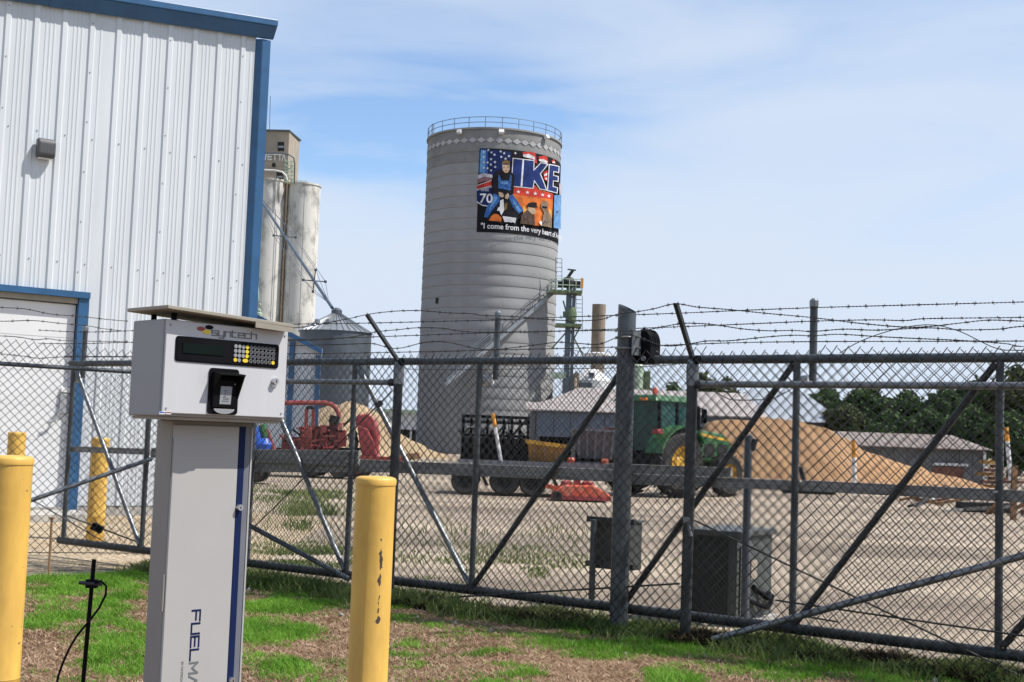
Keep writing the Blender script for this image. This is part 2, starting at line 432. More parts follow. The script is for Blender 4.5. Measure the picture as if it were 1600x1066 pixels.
# yellow bollard paint: chips and one vertical scrape, in object space
def bollard_mat():
    m = mat('yellow_bollard_paint', (.70, .425, .085), .5, 0, .14, 9, .08, 18, stretch=(1, 1, .3), detail=8)
    m2 = m.copy(); m2.name = 'scraped_yellow_paint'
    n, l = m2.node_tree.nodes, m2.node_tree.links
    b = n['Principled BSDF']; src = b.inputs['Base Color'].links[0].from_socket
    tc = n.new('ShaderNodeTexCoord'); sp = n.new('ShaderNodeSeparateXYZ'); l.new(tc.outputs['Object'], sp.inputs['Vector'])
    def math_(op, a, bb):
        q = n.new('ShaderNodeMath'); q.operation = op
        for i, x in enumerate((a, bb)):
            if isinstance(x, (int, float)): q.inputs[i].default_value = x
            else: l.new(x, q.inputs[i])
        return q.outputs[0]
    no = n.new('ShaderNodeTexNoise'); no.inputs['Scale'].default_value = 26; no.inputs['Detail'].default_value = 6
    mp = n.new('ShaderNodeMapping'); mp.inputs['Scale'].default_value = (1, 1, .7); l.new(tc.outputs['Object'], mp.inputs['Vector']); l.new(mp.outputs['Vector'], no.inputs['Vector'])
    dx = math_('ABSOLUTE', math_('SUBTRACT', sp.outputs['X'], .047), 0)
    near = math_('LESS_THAN', dx, math_('MULTIPLY', math_('SUBTRACT', no.outputs['Fac'], .47), .07))
    zz = math_('MULTIPLY', math_('GREATER_THAN', sp.outputs['Z'], .60), math_('LESS_THAN', sp.outputs['Z'], 1.04))
    front = math_('LESS_THAN', sp.outputs['Y'], 0.0)
    k = math_('MULTIPLY', math_('MULTIPLY', near, zz), front)
    mx = n.new('ShaderNodeMixRGB'); mx.inputs['Color2'].default_value = (.05, .035, .025, 1)
    l.new(k, mx.inputs['Fac']); l.new(src, mx.inputs['Color1']); l.new(mx.outputs['Color'], b.inputs['Base Color'])
    return m, m2
M['bollard'], M['bollard_scraped'] = bollard_mat()
def chip_mat():
    m = MATS['yellow_bollard_paint'].copy(); m.name = 'chipped_yellow_paint'
    n, l = m.node_tree.nodes, m.node_tree.links
    b = n['Principled BSDF']; src = b.inputs['Base Color'].links[0].from_socket
    tc = n.new('ShaderNodeTexCoord'); no = n.new('ShaderNodeTexNoise'); no.inputs['Scale'].default_value = 22; no.inputs['Detail'].default_value = 3
    mp = n.new('ShaderNodeMapping'); mp.inputs['Scale'].default_value = (1, 1, 1.8); l.new(tc.outputs['Object'], mp.inputs['Vector']); l.new(mp.outputs['Vector'], no.inputs['Vector'])
    r = n.new('ShaderNodeValToRGB'); r.color_ramp.elements[0].position = .715; r.color_ramp.elements[1].position = .735
    l.new(no.outputs['Fac'], r.inputs['Fac'])
    mx = n.new('ShaderNodeMixRGB'); mx.inputs['Color2'].default_value = (.14, .08, .04, 1)
    l.new(r.outputs['Color'], mx.inputs['Fac']); l.new(src, mx.inputs['Color1']); l.new(mx.outputs['Color'], b.inputs['Base Color'])
    return m
M['bollard_chipped'] = chip_mat()

# ------------------------------------------------------------------ fence line (ground geometry everything hangs on)
GA = gz(390, 880, 0.17); GB = gz(1600, 1026, 0.17)
FD = (GB - GA); FD.z = 0; FD.normalize()            # along the fence, left to right
FN = Vector((FD.y, -FD.x, 0))                        # towards the camera's side
if FN.y > 0: FN = -FN
G0 = Vector((GA.x, GA.y, 0))
def gp(s, z, off=0.0): return G0 + FD * s + FN * off + Vector((0, 0, z))
def gs(px, py, off=0.0):                             # photo point on the fence plane -> (s, z)
    p = pl(px, py, G0 + FN * off, FN); return (p - G0).dot(FD), p.z
S_END = gs(1600, 900)[0] + 2.6

# ------------------------------------------------------------------ ground
m_ground = ground_mat('open_ground', (.20, .17, .10), (.30, .26, .16), (.10, .14, .05), .02, .15, .3)
m_yard = ground_mat('yard_gravel', (.245, .20, .155), (.53, .44, .33), (.35, .275, .205), .20, .6, .5, stones=38, streak=(.35, 2.2, 1, R(4)))
m_pea = ground_mat('pea_gravel', (.46, .36, .235), (.58, .47, .33), (.35, .27, .18), .6, 5, .9, stones=24)
m_soil = ground_mat('lawn_soil', (.13, .075, .04), (.27, .175, .105), (.19, .13, .07), .9, 14, .9)
MB().quad((-2500, -600, -.03), (2500, -600, -.03), (2500, 4500, -.03), (-2500, 4500, -.03)).build('ground', m_ground, kind='structure')
MB().quad((-75, 4, -.012), (95, 4, -.012), (95, 150, -.012), (-75, 150, -.012)).build('gravel_yard', m_yard, kind='structure')
CORNER_S = gs(238, 866, .2)[0]
CORNER = gp(CORNER_S, 0, .2)
LD = Vector((-.857, -.515, 0))                       # the side fence runs from the corner towards the left
LN = Vector((.515, -.857, 0))
edge = []
for i in range(60):
    s = S_END + 14 - i * (S_END + 14 - CORNER_S) / 59
    edge.append(gp(s, -.004, -.12 + .22 * (gnoise(s, 0, .5, 3) - .5)))
for i in range(1, 40):
    t = i * .35
    edge.append(CORNER + LD * t + LN * (.35 + .3 * (gnoise(t, 4, .6, 5) - .5)) + Vector((0, 0, -.004)))
lawn = MB(); lawn.add([Vector((edge[-1].x - 3, -8, -.004)), Vector((edge[0].x + 6, -8, -.004)), edge[0] + Vector((6, -2, 0))] + edge, [tuple(range(3 + len(edge)))])
lawn.build('lawn', m_soil, kind='structure')
p = [gp(-.3, -.008, -.2), gp(CORNER_S - .2, -.008, -.2), CORNER + LD * 14 + Vector((0, 0, -.008)), Vector((-25, 16, -.008)), Vector((-6.5, 21.5, -.008)), gz(400, 800, -.008), gz(520, 812, -.008)]
MB().add(p, [tuple(range(len(p)))]).build('gravel_strip', m_pea, kind='structure')

# ------------------------------------------------------------------ near metal building
WD = Vector((math.sin(R(54)), math.cos(R(54)), 0)); WN = Vector((WD.y, -WD.x, 0))
W0 = gz(190, 796, .1); W0.z = 0
def wp(u, z, off=0.0): return W0 + WD * u + WN * off + Vector((0, 0, z))
def wu(px, py, off=0.0):
    p = pl(px, py, W0 + WN * off, WN); return (p - W0).dot(WD), p.z
UC = wu(392, 250)[0]                                  # right corner
u1, z1 = wu(205, 3); u2, z2 = wu(427, 38)
rk = (z2 - z1) / (u2 - u1)
def top(u): return z2 + rk * (u - u2)                 # upper line of the trim along the roof edge
bld = thing('metal_building', 'tall white ribbed metal building with blue corner and roof trim', 'building', tuple(W0))
RIB = .44
ur = wu(373, 200)[0]                                  # first rib from the corner
def panel(u0, u1, z0, z1f, name='wall_panel'):
    prof = [(u0, 0)]
    k = math.ceil((u0 - ur) / RIB - 1e-6)
    pts = []
    c = ur + k * RIB
    while c < u1 + .05:
        for du, h in ((-.062, 0), (-.034, .025), (.034, .025), (.062, 0)): pts.append((c + du, h))
        for q in (.155, .22, .285):
            for du, h in ((-.02, 0), (-.008, .006), (.008, .006), (.02, 0)): pts.append((c + q + du, h))
        c += RIB
    prof += [q for q in pts if u0 + .002 < q[0] < u1 - .002] + [(u1, 0)]
    b = MB(); n = len(prof)
    b.add([wp(u, z0, h) for u, h in prof] + [wp(u, z1f(u), h) for u, h in prof], [(i, i + 1, n + i + 1, n + i) for i in range(n - 1)])
    return b.build(name, M['white_wall'], bld)
DU1, DZ1 = wu(139, 458)                               # outer right top of the roll-up door surround
DU0 = DU1 - 4.3
DZ = DZ1 + .0
u = UC - .02; edges = []
start = ur + RIB * .5
bounds = [UC - .02]
c = start - RIB * 1
c = ur - RIB * 0 - .075
bounds = [UC - .02, ur - .075 - RIB * 2]
while bounds[-1] > UC - 15: bounds.append(bounds[-1] - 3 * RIB)
for a, b_ in zip(bounds[1:], bounds):
    lo = .16
    if a < DU1 and b_ > DU0:                          # pieces above / beside the doorway
        if b_ > DU1:
            panel(DU1, b_, lo, lambda u: top(u) - .05); panel(a, DU1, DZ, lambda u: top(u) - .05)
        elif a < DU0:
            panel(a, DU0, lo, lambda u: top(u) - .05); panel(DU0, b_, DZ, lambda u: top(u) - .05)
        else: panel(a, b_, DZ, lambda u: top(u) - .05)
    else: panel(a, b_, lo, lambda u: top(u) - .05)
sc_ = MB()
def screw(u, z, h):
    sc_.lathe([(.012, h), (.010, h + .009)], 6, (0, 0))
    nv = 12
    for v in sc_.v[-nv:]:
        x, y, z_ = v; q = wp(u + x, z + y, z_); v.x, v.y, v.z = q
k = 0; uu = ur
while uu > UC - 9:
    for z in (2.05, 4.05, 6.1): 
        if not (DU0 < uu < DU1 and z < DZ + .1): screw(uu + .11, z, .003)
    if k % 3 == 0 or k % 3 == 2 and False:
        z = .5
        while z < top(uu) - .3:
            if not (DU0 < uu < DU1 and z < DZ + .1): screw(uu, z + .13, .025)
            z += .82
    uu -= RIB; k += 1
sc_.build('screw', M['galv'], bld, kind='stuff')
core = MB()                                            # the body behind the sheets
back = 12.0
def wall_box(u0, u1, z0, z1a, z1b, o0, o1):
    return [wp(u0, z0, o0), wp(u1, z0, o0), wp(u0, z0, o1), wp(u1, z0, o1), wp(u0, z1a, o0), wp(u1, z1b, o0), wp(u0, z1a, o1), wp(u1, z1b, o1)]
core.hexa(wall_box(UC - 15, DU0 + .1, .12, top(UC - 15) - .12, top(DU0) - .12, -.03, -.13))
core.hexa(wall_box(DU0 + .1, DU1 - .1, DZ - .1, top(DU0) - .12, top(DU1) - .12, -.03, -.13))
core.hexa(wall_box(DU1 - .1, UC, .12, top(DU1) - .12, top(UC) - .12, -.03, -.13))
core.hexa(wall_box(UC - .1, UC, .12, top(UC) - .12, top(UC) - .12, -.13, -back))
core.hexa(wall_box(UC - 15, UC - 14.9, .12, top(UC - 15) - .12, top(UC - 15) - .12, -.13, -back))
core.hexa(wall_box(UC - 15, UC, .12, top(UC - 15) - .12, top(UC) - .12, -back, -back - .1))
core.build('wall', M['white_wall'], bld)
rf = MB()
a, b_ = UC - 15.3, wu(426, 38)[0]
rf.hexa([wp(a, top(a) - .05, .17), wp(b_, top(b_) - .05, .17), wp(a, top(a) - .05, -back - .2), wp(b_, top(b_) - .05, -back - .2),
         wp(a, top(a), .17), wp(b_, top(b_), .17), wp(a, top(a), -back - .2), wp(b_, top(b_), -back - .2)])
rf.build('roof', M['galv'], bld)
tr = MB()
tr.hexa([wp(a, top(a) - .30, .03), wp(b_, top(b_) - .30, .03), wp(a, top(a) - .30, .075), wp(b_, top(b_) - .30, .075),
         wp(a, top(a) - .052, .03), wp(b_, top(b_) - .052, .03), wp(a, top(a) - .10, .215), wp(b_, top(b_) - .10, .215)])
tr.hexa([wp(a, top(a) - .098, .172), wp(b_, top(b_) - .098, .172), wp(a, top(a) - .098, .235), wp(b_, top(b_) - .098, .235),
         wp(a, top(a) + .02, .172), wp(b_, top(b_) + .02, .172), wp(a, top(a) + .02, .235), wp(b_, top(b_) + .02, .235)])
tr.build('rake_trim', M['blue'], bld, bevel=.012)
us = wu(110, 1)[0]
MB().hexa([wp(us - .35, top(us - .35) - .305, .03), wp(us, top(us) - .305, .03), wp(us - .35, top(us - .35) - .305, .085), wp(us, top(us) - .305, .085),
           wp(us - .35, top(us - .35) - .07, .03), wp(us, top(us) - .07, .03), wp(us - .35, top(us - .35) - .105, .226), wp(us, top(us) - .105, .226)]).build('trim_lap', M['blue'], bld)
ct = MB()
ct.prism([wp(UC - .02, .14, .002), wp(UC - .018, .14, .012), wp(UC + .06, .14, .095), wp(UC + .075, .14, .10), wp(UC + .22, .14, .10), wp(UC + .22, .14, -.1), wp(UC + .001, .14, -.1)], (0, 0, top(UC) - .46))
ct.build('corner_trim', M['blue'], bld)
# roll-up door in its surround
hd = MB(); hd.hexa(wall_box(DU0 - .1, DU1 + .0, DZ - .10, DZ, DZ, .001, .09)); hd.build('door_head_trim', M['blue'], bld)
for s_, (a, b_) in enumerate(((DU1 - .165, DU1 - .001), (DU0 + .001, DU0 + .165))):
    MB().hexa(wall_box(a, b_, .06, DZ - .102, DZ - .102, -.06, .055)).build('door_jamb', M['blue'], bld)
MB().hexa(wall_box(DU0 + .17, DU1 - .17, DZ - .19, DZ - .103, DZ - .103, -.07, .0)).build('door_header', M['tan'], bld)
door = MB().hexa(wall_box(DU0 + .17, DU1 - .17, .10, DZ - .20, DZ - .20, -.115, -.095)).build('roll_up_door', M['white_door'], bld)
nz = 6; hz = (DZ - .31) / nz
for i in range(nz):
    MB().hexa(wall_box(DU0 + .175, DU1 - .175, .105 + i * hz, .105 + (i + 1) * hz - .006, .105 + (i + 1) * hz - .006, -.094, -.072)).build('door_section', M['white_door'], door, bevel=.003)
MB().hexa(wall_box(DU0 + .17, DU1 - .17, .055, .098, .098, -.12, -.07)).build('bottom_seal', M['black'], door)
fd = MB(); fd.hexa(wall_box(UC - 15, UC + .1, -.05, .14, .14, .0, -.5)); fd.build('foundation', M['concrete'], bld)
au, _ = wu(105, 800); 
MB().hexa(wall_box(au - 6.5, au + .1, -.05, .10, .10, .02, 1.15)).build('door_apron', M['concrete'], None, kind='structure')
# key box beside the door
ku, kz = wu(100, 632, .1)
kb = thing('lock_box', 'small grey lock box with a lever beside the blue door jamb', 'lock box', tuple(wp(ku, kz, .06)))
MB().hexa(wall_box(ku - .03, ku + .16, kz - .15, kz + .17, kz + .17, -.10, -.02)).build('housing', M['label'], kb, bevel=.01)
MB().hexa(wall_box(ku - .02, ku + .13, kz + .19, kz + .27, kz + .27, -.10, -.02)).build('cap', M['white'], kb, bevel=.01)
MB().tube([wp(ku - .02, kz - .05, .0), wp(ku - .10, kz - .26, .02), wp(ku - .22, kz - .30, .02)], .02).build('lever', M['label'], kb)
# wall light
lu, lz = wu(72, 232, .12)
wlt = thing('wall_light', 'dark grey wedge shaped wall light on the white ribbed wall', 'wall light', tuple(wp(lu, lz, .04)))
b = MB()
pr = [(0, .155), (.11, .155), (.16, .10), (.16, -.11), (.12, -.155), (0, -.155)]
b.prism([wp(lu - .14, lz + z, .03 + o) for o, z in pr], WD * .28)
b.build('housing', M['fixture'], wlt, bevel=.045)
MB().hexa(wall_box(lu - .11, lu + .11, lz - .168, lz - .157, lz - .157, .05, .14)).build('lens', M['white'], wlt)

# lower white wing with blue trim, farther back
wy = 47.0
a0 = at(380, 480, wy); a1 = at(505, 546, wy); c0 = at(497, 600, wy)
wing = thing('white_shed', 'lower white shed with sloping blue roof edge behind the tall building', 'shed', (a1.x, wy, 0))
b = MB(); xl = a0.x - 6; xr = c0.x
zr = lambda x: a1.z + (a0.z - a1.z) * (x - a1.x) / (a0.x - a1.x)
NP = 14
for i in range(NP):
    x0 = xr - (i + 1) * .9; x1 = xr - i * .9 - .02
    MB().prism([(x0, wy, .1), (x1, wy, .1), (x1, wy, zr(x1) - .1), (x0, wy, zr(x0) - .1)], (0, .06, 0)).build('wall_panel', M['white_wall'], wing)
MB().prism([(xr - NP * .9, wy + .08, .1), (xr, wy + .08, .1), (xr, wy + .08, zr(xr) - .15), (xr - NP * .9, wy + .08, zr(xr - NP * .9) - .15)], (xr / wy * 9.2, 9, 0)).build('wall', M['white_wall'], wing)
b.prism([(xl, wy - .35, zr(xl) - .19), (a1.x, wy - .35, zr(a1.x) - .19), (a1.x, wy - .35, zr(a1.x)), (xl, wy - .35, zr(xl))], (0, .3, 0)); b.build('roof_trim', M['blue'], wing)
MB().prism([(xl, wy - .05, zr(xl) - .08), (a1.x, wy - .05, zr(a1.x) - .08), (a1.x, wy - .05, zr(a1.x) + .01), (xl, wy - .05, zr(xl) + .01)], (xr / wy * 9.6, 9.4, 0)).build('roof', M['galv'], wing)
for px in (452, 494):
    q = at(px, 650, wy); MB().bx(q.x - .09, q.x + .09, wy - .12, wy - .01, .1, zr(q.x) - .3).build('corner_trim', M['blue'], wing)
# ------------------------------------------------------------------ big silo with the painted wall
SY, SR = 108.0, 5.72
s_mid = at(764.5, 450, SY)
SX = s_mid.x
SC = Vector((SX, SY, 0))
SH = at(772, 199, SY - SR).z
silo = thing('concrete_silo', 'tall round grey concrete silo with a painted mural near its top', 'silo', tuple(SC))
NR = 29; RH = (SH - .14) / NR
ring_me = {}
def ring(z0, m, key):
    if key not in ring_me:
        b = MB(); b.lathe([(SR - .12, 0), (SR - .006, .0), (SR, .02), (SR - .012, RH * .5), (SR - .04, RH - .001), (SR - .12, RH - .001)], 80, (SC.x, SC.y), caps=False)
        o = b.build('concrete_ring', m, silo, smooth=True, auto=30); ring_me[key] = o
    else:
        o = ring_me[key].copy(); put(o, silo)
    o.location.z = z0
    return o
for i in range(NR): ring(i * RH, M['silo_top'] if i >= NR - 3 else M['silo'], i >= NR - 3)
rim = MB(); rim.lathe([(SR - .5, SH - .14), (SR + .08, SH - .14), (SR + .08, SH), (0.01, SH + .25)], 80, (SC.x, SC.y)); rim.build('roof_rim', M['silo'], silo, smooth=True, auto=30)
b = MB(); b.lathe([(SR - .2, 0), (SR - .2, SH - .2)], 48, (SC.x, SC.y)); b.build('inner_wall', M['silo'], silo)
rl = MB(); NPst = 26
for hz in (.42, .85):
    rl.tube([SC + Vector((SR * math.cos(2 * math.pi * k / 72), SR * math.sin(2 * math.pi * k / 72), SH + hz)) for k in range(73)], .026, 5)
for k in range(NPst):
    a = 2 * math.pi * k / NPst; q = SC + Vector((SR * math.cos(a), SR * math.sin(a), SH))
    rl.cyl(q, q + Vector((0, 0, .85)), .026, n=5)
rl.build('guard_rail', M['galv_dark'], silo)
def cyl_hit(px, py, rr=SR):
    d = ray(px, py).normalized(); o = CAM - SC
    a = d.x ** 2 + d.y ** 2; bq = o.x * d.x + o.y * d.y; c = o.x ** 2 + o.y ** 2 - rr * rr
    disc = bq * bq - a * c
    t = (-bq - math.sqrt(max(disc, 0))) / a
    q = CAM + d * t
    return math.atan2(q.x - SC.x, -(q.y - SC.y)), q.z    # angle 0 faces -Y, grows to +X
def cyl_pt(th, z, off): return SC + Vector(((SR + off) * math.sin(th), -(SR + off) * math.cos(th), z))
mural = None
def decal(tris, off, name, m, parent):
    out_v, out_f = [], []
    st = list(tris)
    while st:
        t = st.pop()
        th = [q[0] for q in t]
        if max(th) - min(th) > R(3):
            e = max(range(3), key=lambda i: abs(t[i][0] - t[(i + 1) % 3][0]))
            a, b_, c = t[e], t[(e + 1) % 3], t[(e + 2) % 3]; mm = ((a[0] + b_[0]) / 2, (a[1] + b_[1]) / 2)
            st += [(a, mm, c), (mm, b_, c)]
        else:
            k = len(out_v); out_v += [cyl_pt(q[0], q[1], off) for q in t]; out_f.append((k, k + 1, k + 2))
    b = MB(); b.add(out_v, out_f)
    o = b.build(name, m, parent)
    return o
def poly_tris(pts):
    idx = geometry.tessellate_polygon([[Vector((p[0], p[1], 0)) for p in pts]])
    return [tuple(pts[i] for i in t) for t in idx]
def C4(x, y): return cyl_hit(730 + x / 6.27, 220 + y / 6.27)
Mp = {}
def paint(name, c):
    return mat('mural_' + name, c, .85, 0, .30, 1.6, spec=.2, detail=8)
PA = dict(black=(.012, .012, .016), navy=(.015, .03, .12), letter=(.014, .034, .15), blue=(.04, .13, .38), lblue=(.14, .31, .58), white=(.72, .72, .74), red=(.55, .05, .035),
          orange=(.62, .16, .035), amber=(.72, .36, .08), tan=(.50, .36, .24), brown=(.10, .065, .05), khaki=(.22, .16, .11), mauve=(.26, .13, .14), pale=(.48, .46, .52), hair=(.20, .12, .04))
layer = [0]
mroot = None
def P(colour, pts, name='paint_area', own=False):
    layer[0] += 1
    tris = poly_tris(pts if own else [C4(*q) for q in pts])
    return decal(tris, .012 + layer[0] * .0022, name, paint(colour, PA[colour]), mroot)
tl, bl_ = C4(122, 76), C4(92, 895)
z_top, z_bot = tl[1], bl_[1]
mroot = thing('wall_mural', 'colourful painted mural with three big blue letters on the grey silo', 'mural', tuple(cyl_pt(tl[0] + .3, z_bot, 0)))
t0, t1 = (tl[0] + bl_[0]) / 2, R(118)
P('black', [(t0, z_bot), (t1, z_bot), (t1, z_top), (t0, z_top)], 'backing', own=True)
P('navy', [(124, 80), (430, 112), (432, 330), (300, 330), (110, 330)])
P('lblue', [(135, 90), (185, 92), (175, 320), (120, 320)]); P('blue', [(185, 92), (205, 94), (200, 320), (175, 320)])
def star(cx, cy, r, colour='white'):
    P(colour, [(cx + (r if i % 2 == 0 else r * .42) * math.sin(i * math.pi / 5), cy - (r if i % 2 == 0 else r * .42) * math.cos(i * math.pi / 5)) for i in range(10)], 'star')
for q in ((208, 92), (238, 115), (267, 138), (234, 182), (272, 210), (232, 234), (274, 258), (234, 292), (327, 106), (362, 124), (407, 152), (333, 160), (375, 178), (470, 124), (165, 112), (165, 160), (165, 215), (200, 215), (165, 268), (200, 272)): star(*q, 15)
P('red', [(540, 115), (600, 108), (660, 120), (682, 225), (650, 215), (640, 185), (545, 160)]); P('white', [(542, 138), (600, 130), (655, 160), (660, 190), (635, 180), (545, 158)])
P('red', [(692, 160), (735, 150), (775, 156), (786, 210), (770, 225), (700, 190)]); P('white', [(695, 185), (740, 180), (780, 205), (775, 222), (740, 212), (700, 200)])
P('red', [(820, 195), (842, 180), (858, 225), (825, 220)]); P('white', [(828, 205), (850, 205), (852, 222), (828, 218)])
P('pale', [(108, 338), (160, 318), (248, 335), (248, 368), (170, 355), (106, 378)]); P('mauve', [(106, 380), (170, 357), (246, 370), (240, 392), (170, 398), (102, 424)])
P('red', [(100, 442), (238, 394), (238, 442), (98, 478)]); P('white', [(104, 436), (238, 388), (238, 394), (103, 442)]); P('white', [(99, 478), (238, 442), (238, 448), (98, 484)])
P('white', [(97, 488), (256, 450), (262, 560), (210, 648), (150, 640), (96, 605)]); P('navy', [(97, 492), (250, 456), (255, 556), (205, 638), (150, 630), (97, 594)])
P('orange', [(440, 455), (600, 470), (660, 440), (690, 480), (835, 525), (815, 850), (640, 830), (545, 690), (440, 560)])
P('red', [(440, 458), (600, 472), (660, 445), (690, 485), (834, 528), (830, 575), (690, 560), (560, 545), (440, 520)]); P('amber', [(540, 640), (640, 690), (640, 830), (545, 740)]); P('amber', [(790, 660), (822, 690), (815, 840), (800, 840)])
# letters: white keyline under blue
def letter(pts):
    P('white', pts, 'letter')
    cx, cy = sum(q[0] for q in pts) / len(pts), sum(q[1] for q in pts) / len(pts)
    n = len(pts); area = sum(pts[i][0] * pts[(i + 1) % n][1] - pts[(i + 1) % n][0] * pts[i][1] for i in range(n)); sg = 1 if area > 0 else -1; res = []
    for i in range(n):
        p0, p1, p2 = (Vector(pts[i - 1]), Vector(pts[i]), Vector(pts[(i + 1) % n]))
        e1, e2 = (p1 - p0).normalized(), (p2 - p1).normalized(); n1, n2 = Vector((-e1.y, e1.x)) * sg, Vector((-e2.y, e2.x)) * sg
        mm = (n1 + n2).normalized(); kx = 1 / max(.45, mm.dot(n1)); res.append(tuple(p1 + mm * kx * 8))
    P('letter', res, 'letter')
letter([(442, 170), (545, 181), (526, 462), (455, 454), (430, 445), (432, 330)])
letter([(545, 181), (652, 193), (648, 282), (712, 212), (787, 230), (712, 325), (775, 492), (700, 478), (652, 402), (640, 474), (526, 462)])
letter([(790, 230), (892, 250), (888, 318), (840, 308), (838, 338), (884, 350), (882, 405), (836, 398), (834, 446), (878, 460), (872, 520), (772, 494)])
P('red', [(735, 315), (775, 290), (772, 400), (745, 380)]); P('white', [(745, 330), (772, 318), (772, 340), (742, 350)]); P('white', [(752, 370), (772, 360), (771, 380), (758, 385)])
for q in ((495, 502), (582, 510), (657, 520), (728, 532), (788, 544)): star(*q, 20)
# generic seated boy in dungarees, two men in caps, a pale blue figure at the edge
P('black', [(290, 300), (340, 285), (420, 300), (455, 340), (450, 520), (400, 560), (540, 690), (500, 730), (470, 800), (330, 820), (200, 790), (165, 750), (250, 520), (240, 480), (255, 350)])
P('blue', [(260, 520), (325, 545), (310, 600), (240, 690), (205, 755), (165, 752), (185, 680), (225, 580)]); P('lblue', [(262, 545), (300, 560), (250, 640), (215, 690), (235, 610)])
P('blue', [(400, 545), (440, 530), (490, 600), (545, 685), (500, 718), (440, 650)]); P('lblue', [(440, 570), (475, 620), (525, 690), (500, 700), (450, 630)])
P('blue', [(308, 330), (335, 390), (405, 395), (418, 335), (435, 350), (420, 490), (305, 470), (300, 380)]); P('lblue', [(320, 400), (400, 405), (392, 430), (325, 425)])
P('tan', [(342, 240), (410, 240), (414, 285), (395, 315), (370, 320), (345, 295)]); P('hair', [(335, 245), (342, 205), (375, 192), (412, 205), (415, 245), (395, 228), (355, 228)])
P('black', [(352, 258), (366, 258), (366, 264), (352, 264)]); P('black', [(388, 258), (402, 258), (402, 264), (388, 264)]); P('red', [(365, 296), (392, 296), (385, 302), (370, 302)])
P('tan', [(305, 505), (345, 515), (360, 545), (340, 562), (312, 545)]); P('tan', [(370, 540), (395, 515), (408, 540), (392, 578), (365, 568)])
P('white', [(320, 590), (352, 575), (360, 680), (332, 735), (312, 690), (290, 690), (300, 660), (318, 650)]); P('hair', [(365, 620), (388, 610), (385, 670), (360, 690)])
P('white', [(342, 742), (475, 760), (462, 812), (440, 800), (425, 806), (400, 798), (362, 800)])
P('orange', [(232, 745), (262, 720), (300, 725), (335, 760), (330, 798), (212, 785)])
P('black', [(570, 640), (590, 615), (625, 604), (668, 610), (668, 640), (682, 660), (575, 650)]); P('tan', [(585, 655), (650, 662), (664, 700), (655, 722), (625, 722), (590, 695)])
P('brown', [(525, 725), (580, 680), (625, 722), (645, 740), (650, 830), (510, 815)])
P('khaki', [(712, 610), (735, 590), (770, 598), (778, 640), (762, 668), (790, 715), (812, 770), (810, 855), (712, 835), (735, 700), (706, 650)]); P('black', [(715, 640), (770, 650), (765, 668), (720, 665)]); P('white', [(690, 795), (715, 790), (715, 835), (698, 820)])
P('lblue', [(835, 535), (900, 530), (895, 870), (828, 855), (830, 620)]); P('pale', [(880, 420), (905, 420), (903, 530), (884, 530)])
cr_ = random.Random(12)
for k in range(34):                                      # painted folds and highlights on the figures
    zone = cr_.choice(((200, 560, 290, 720), (430, 570, 520, 690), (310, 350, 410, 470), (310, 350, 410, 470), (540, 700, 640, 800), (722, 690, 795, 820), (835, 560, 880, 840)))
    x_, y_ = cr_.uniform(zone[0], zone[2]), cr_.uniform(zone[1], zone[3]); a_ = cr_.uniform(.6, 2.4); L_ = cr_.uniform(14, 38); w2 = cr_.uniform(3, 6)
    dx_, dy_ = math.cos(a_) * L_, math.sin(a_) * L_
    P(cr_.choice(('black', 'black', 'navy', 'lblue' if zone[0] < 500 else 'khaki')), [(x_, y_), (x_ + dx_ * .5 + w2, y_ + dy_ * .5), (x_ + dx_, y_ + dy_), (x_ + dx_ * .5 - w2, y_ + dy_ * .5)], 'painted_fold')
# lettering on the curved wall
def wall_text(body, th, z, height, width_rad, colour, name='lettering'):
    v, t = text_mesh(body); xs = [q[0] for q in v]; w = max(xs) - min(xs); x0 = min(xs)
    layer[0] += 1
    decal([tuple((th + (v[i][0] - x0) / w * width_rad, z + v[i][1] / .69 * height) for i in tri) for tri in t], .012 + layer[0] * .0022, name, paint(colour, PA[colour]), mroot)
ta, tb = C4(138, 862), C4(722, 905)
bh = C4(160, 815)[1] - C4(160, 866)[1]
wall_text('"I come from the very heart of America"', ta[0], ta[1] - .02, bh * 1.02, (C4(815, 930)[0] - ta[0]) * 38 / 27.5, 'white')
q = C4(128, 612); wall_text('70', q[0], q[1], C4(128, 525)[1] - q[1], C4(248, 612)[0] - q[0], 'white')
q = C4(142, 500); wall_text('KANSAS', q[0], q[1], .28, C4(212, 500)[0] - q[0], 'pale')
# painted diamonds round the top, hatch, lights, boxes
dm = []; zc = cyl_hit(775, 219)[1]; step = R(7.35)
for k in range(49):
    a = -R(120) + k * step
    dm += [((a - step / 2, zc), (a, zc - .24), (a + step / 2, zc)), ((a - step / 2, zc), (a + step / 2, zc), (a, zc + .24))]
decal(dm, .010, 'diamond_band', mat('pale_diamond_paint', (.42, .42, .43), .8, 0, .1, 1), silo)
a, z = cyl_hit(683, 470); q = cyl_pt(a, z, .01)
b = MB(); b.box(q, (.26, .12, .46), Matrix.Rotation(a, 3, 'Z')); b.build('hatch', M['dark'], silo)
for i, (px, py, w_) in enumerate(((720, 207, .36), (783, 207, .42), (851, 215, .36))):
    a, z = cyl_hit(px, py); q = cyl_pt(a, z, .22); rz = Matrix.Rotation(a, 3, 'Z')
    f = MB().box(q, (w_, .30, .30), rz @ Matrix.Rotation(R(-25), 3, 'X')).build('floodlight', M['white'], silo)
    MB().cyl(cyl_pt(a, z + .1, -.05), q, .04, n=6).build('bracket', M['galv_dark'], f)
for px, w_, m in ((737, .8, 'tan'), (776, .3, 'white'), (800, .8, 'tan')):
    q = at(px, 196, SY); q.z = SH + .35
    MB().box(q, (w_, .6, .45), Matrix.Rotation(R(28), 3, 'Y')).build('roof_vent', M[m], silo)
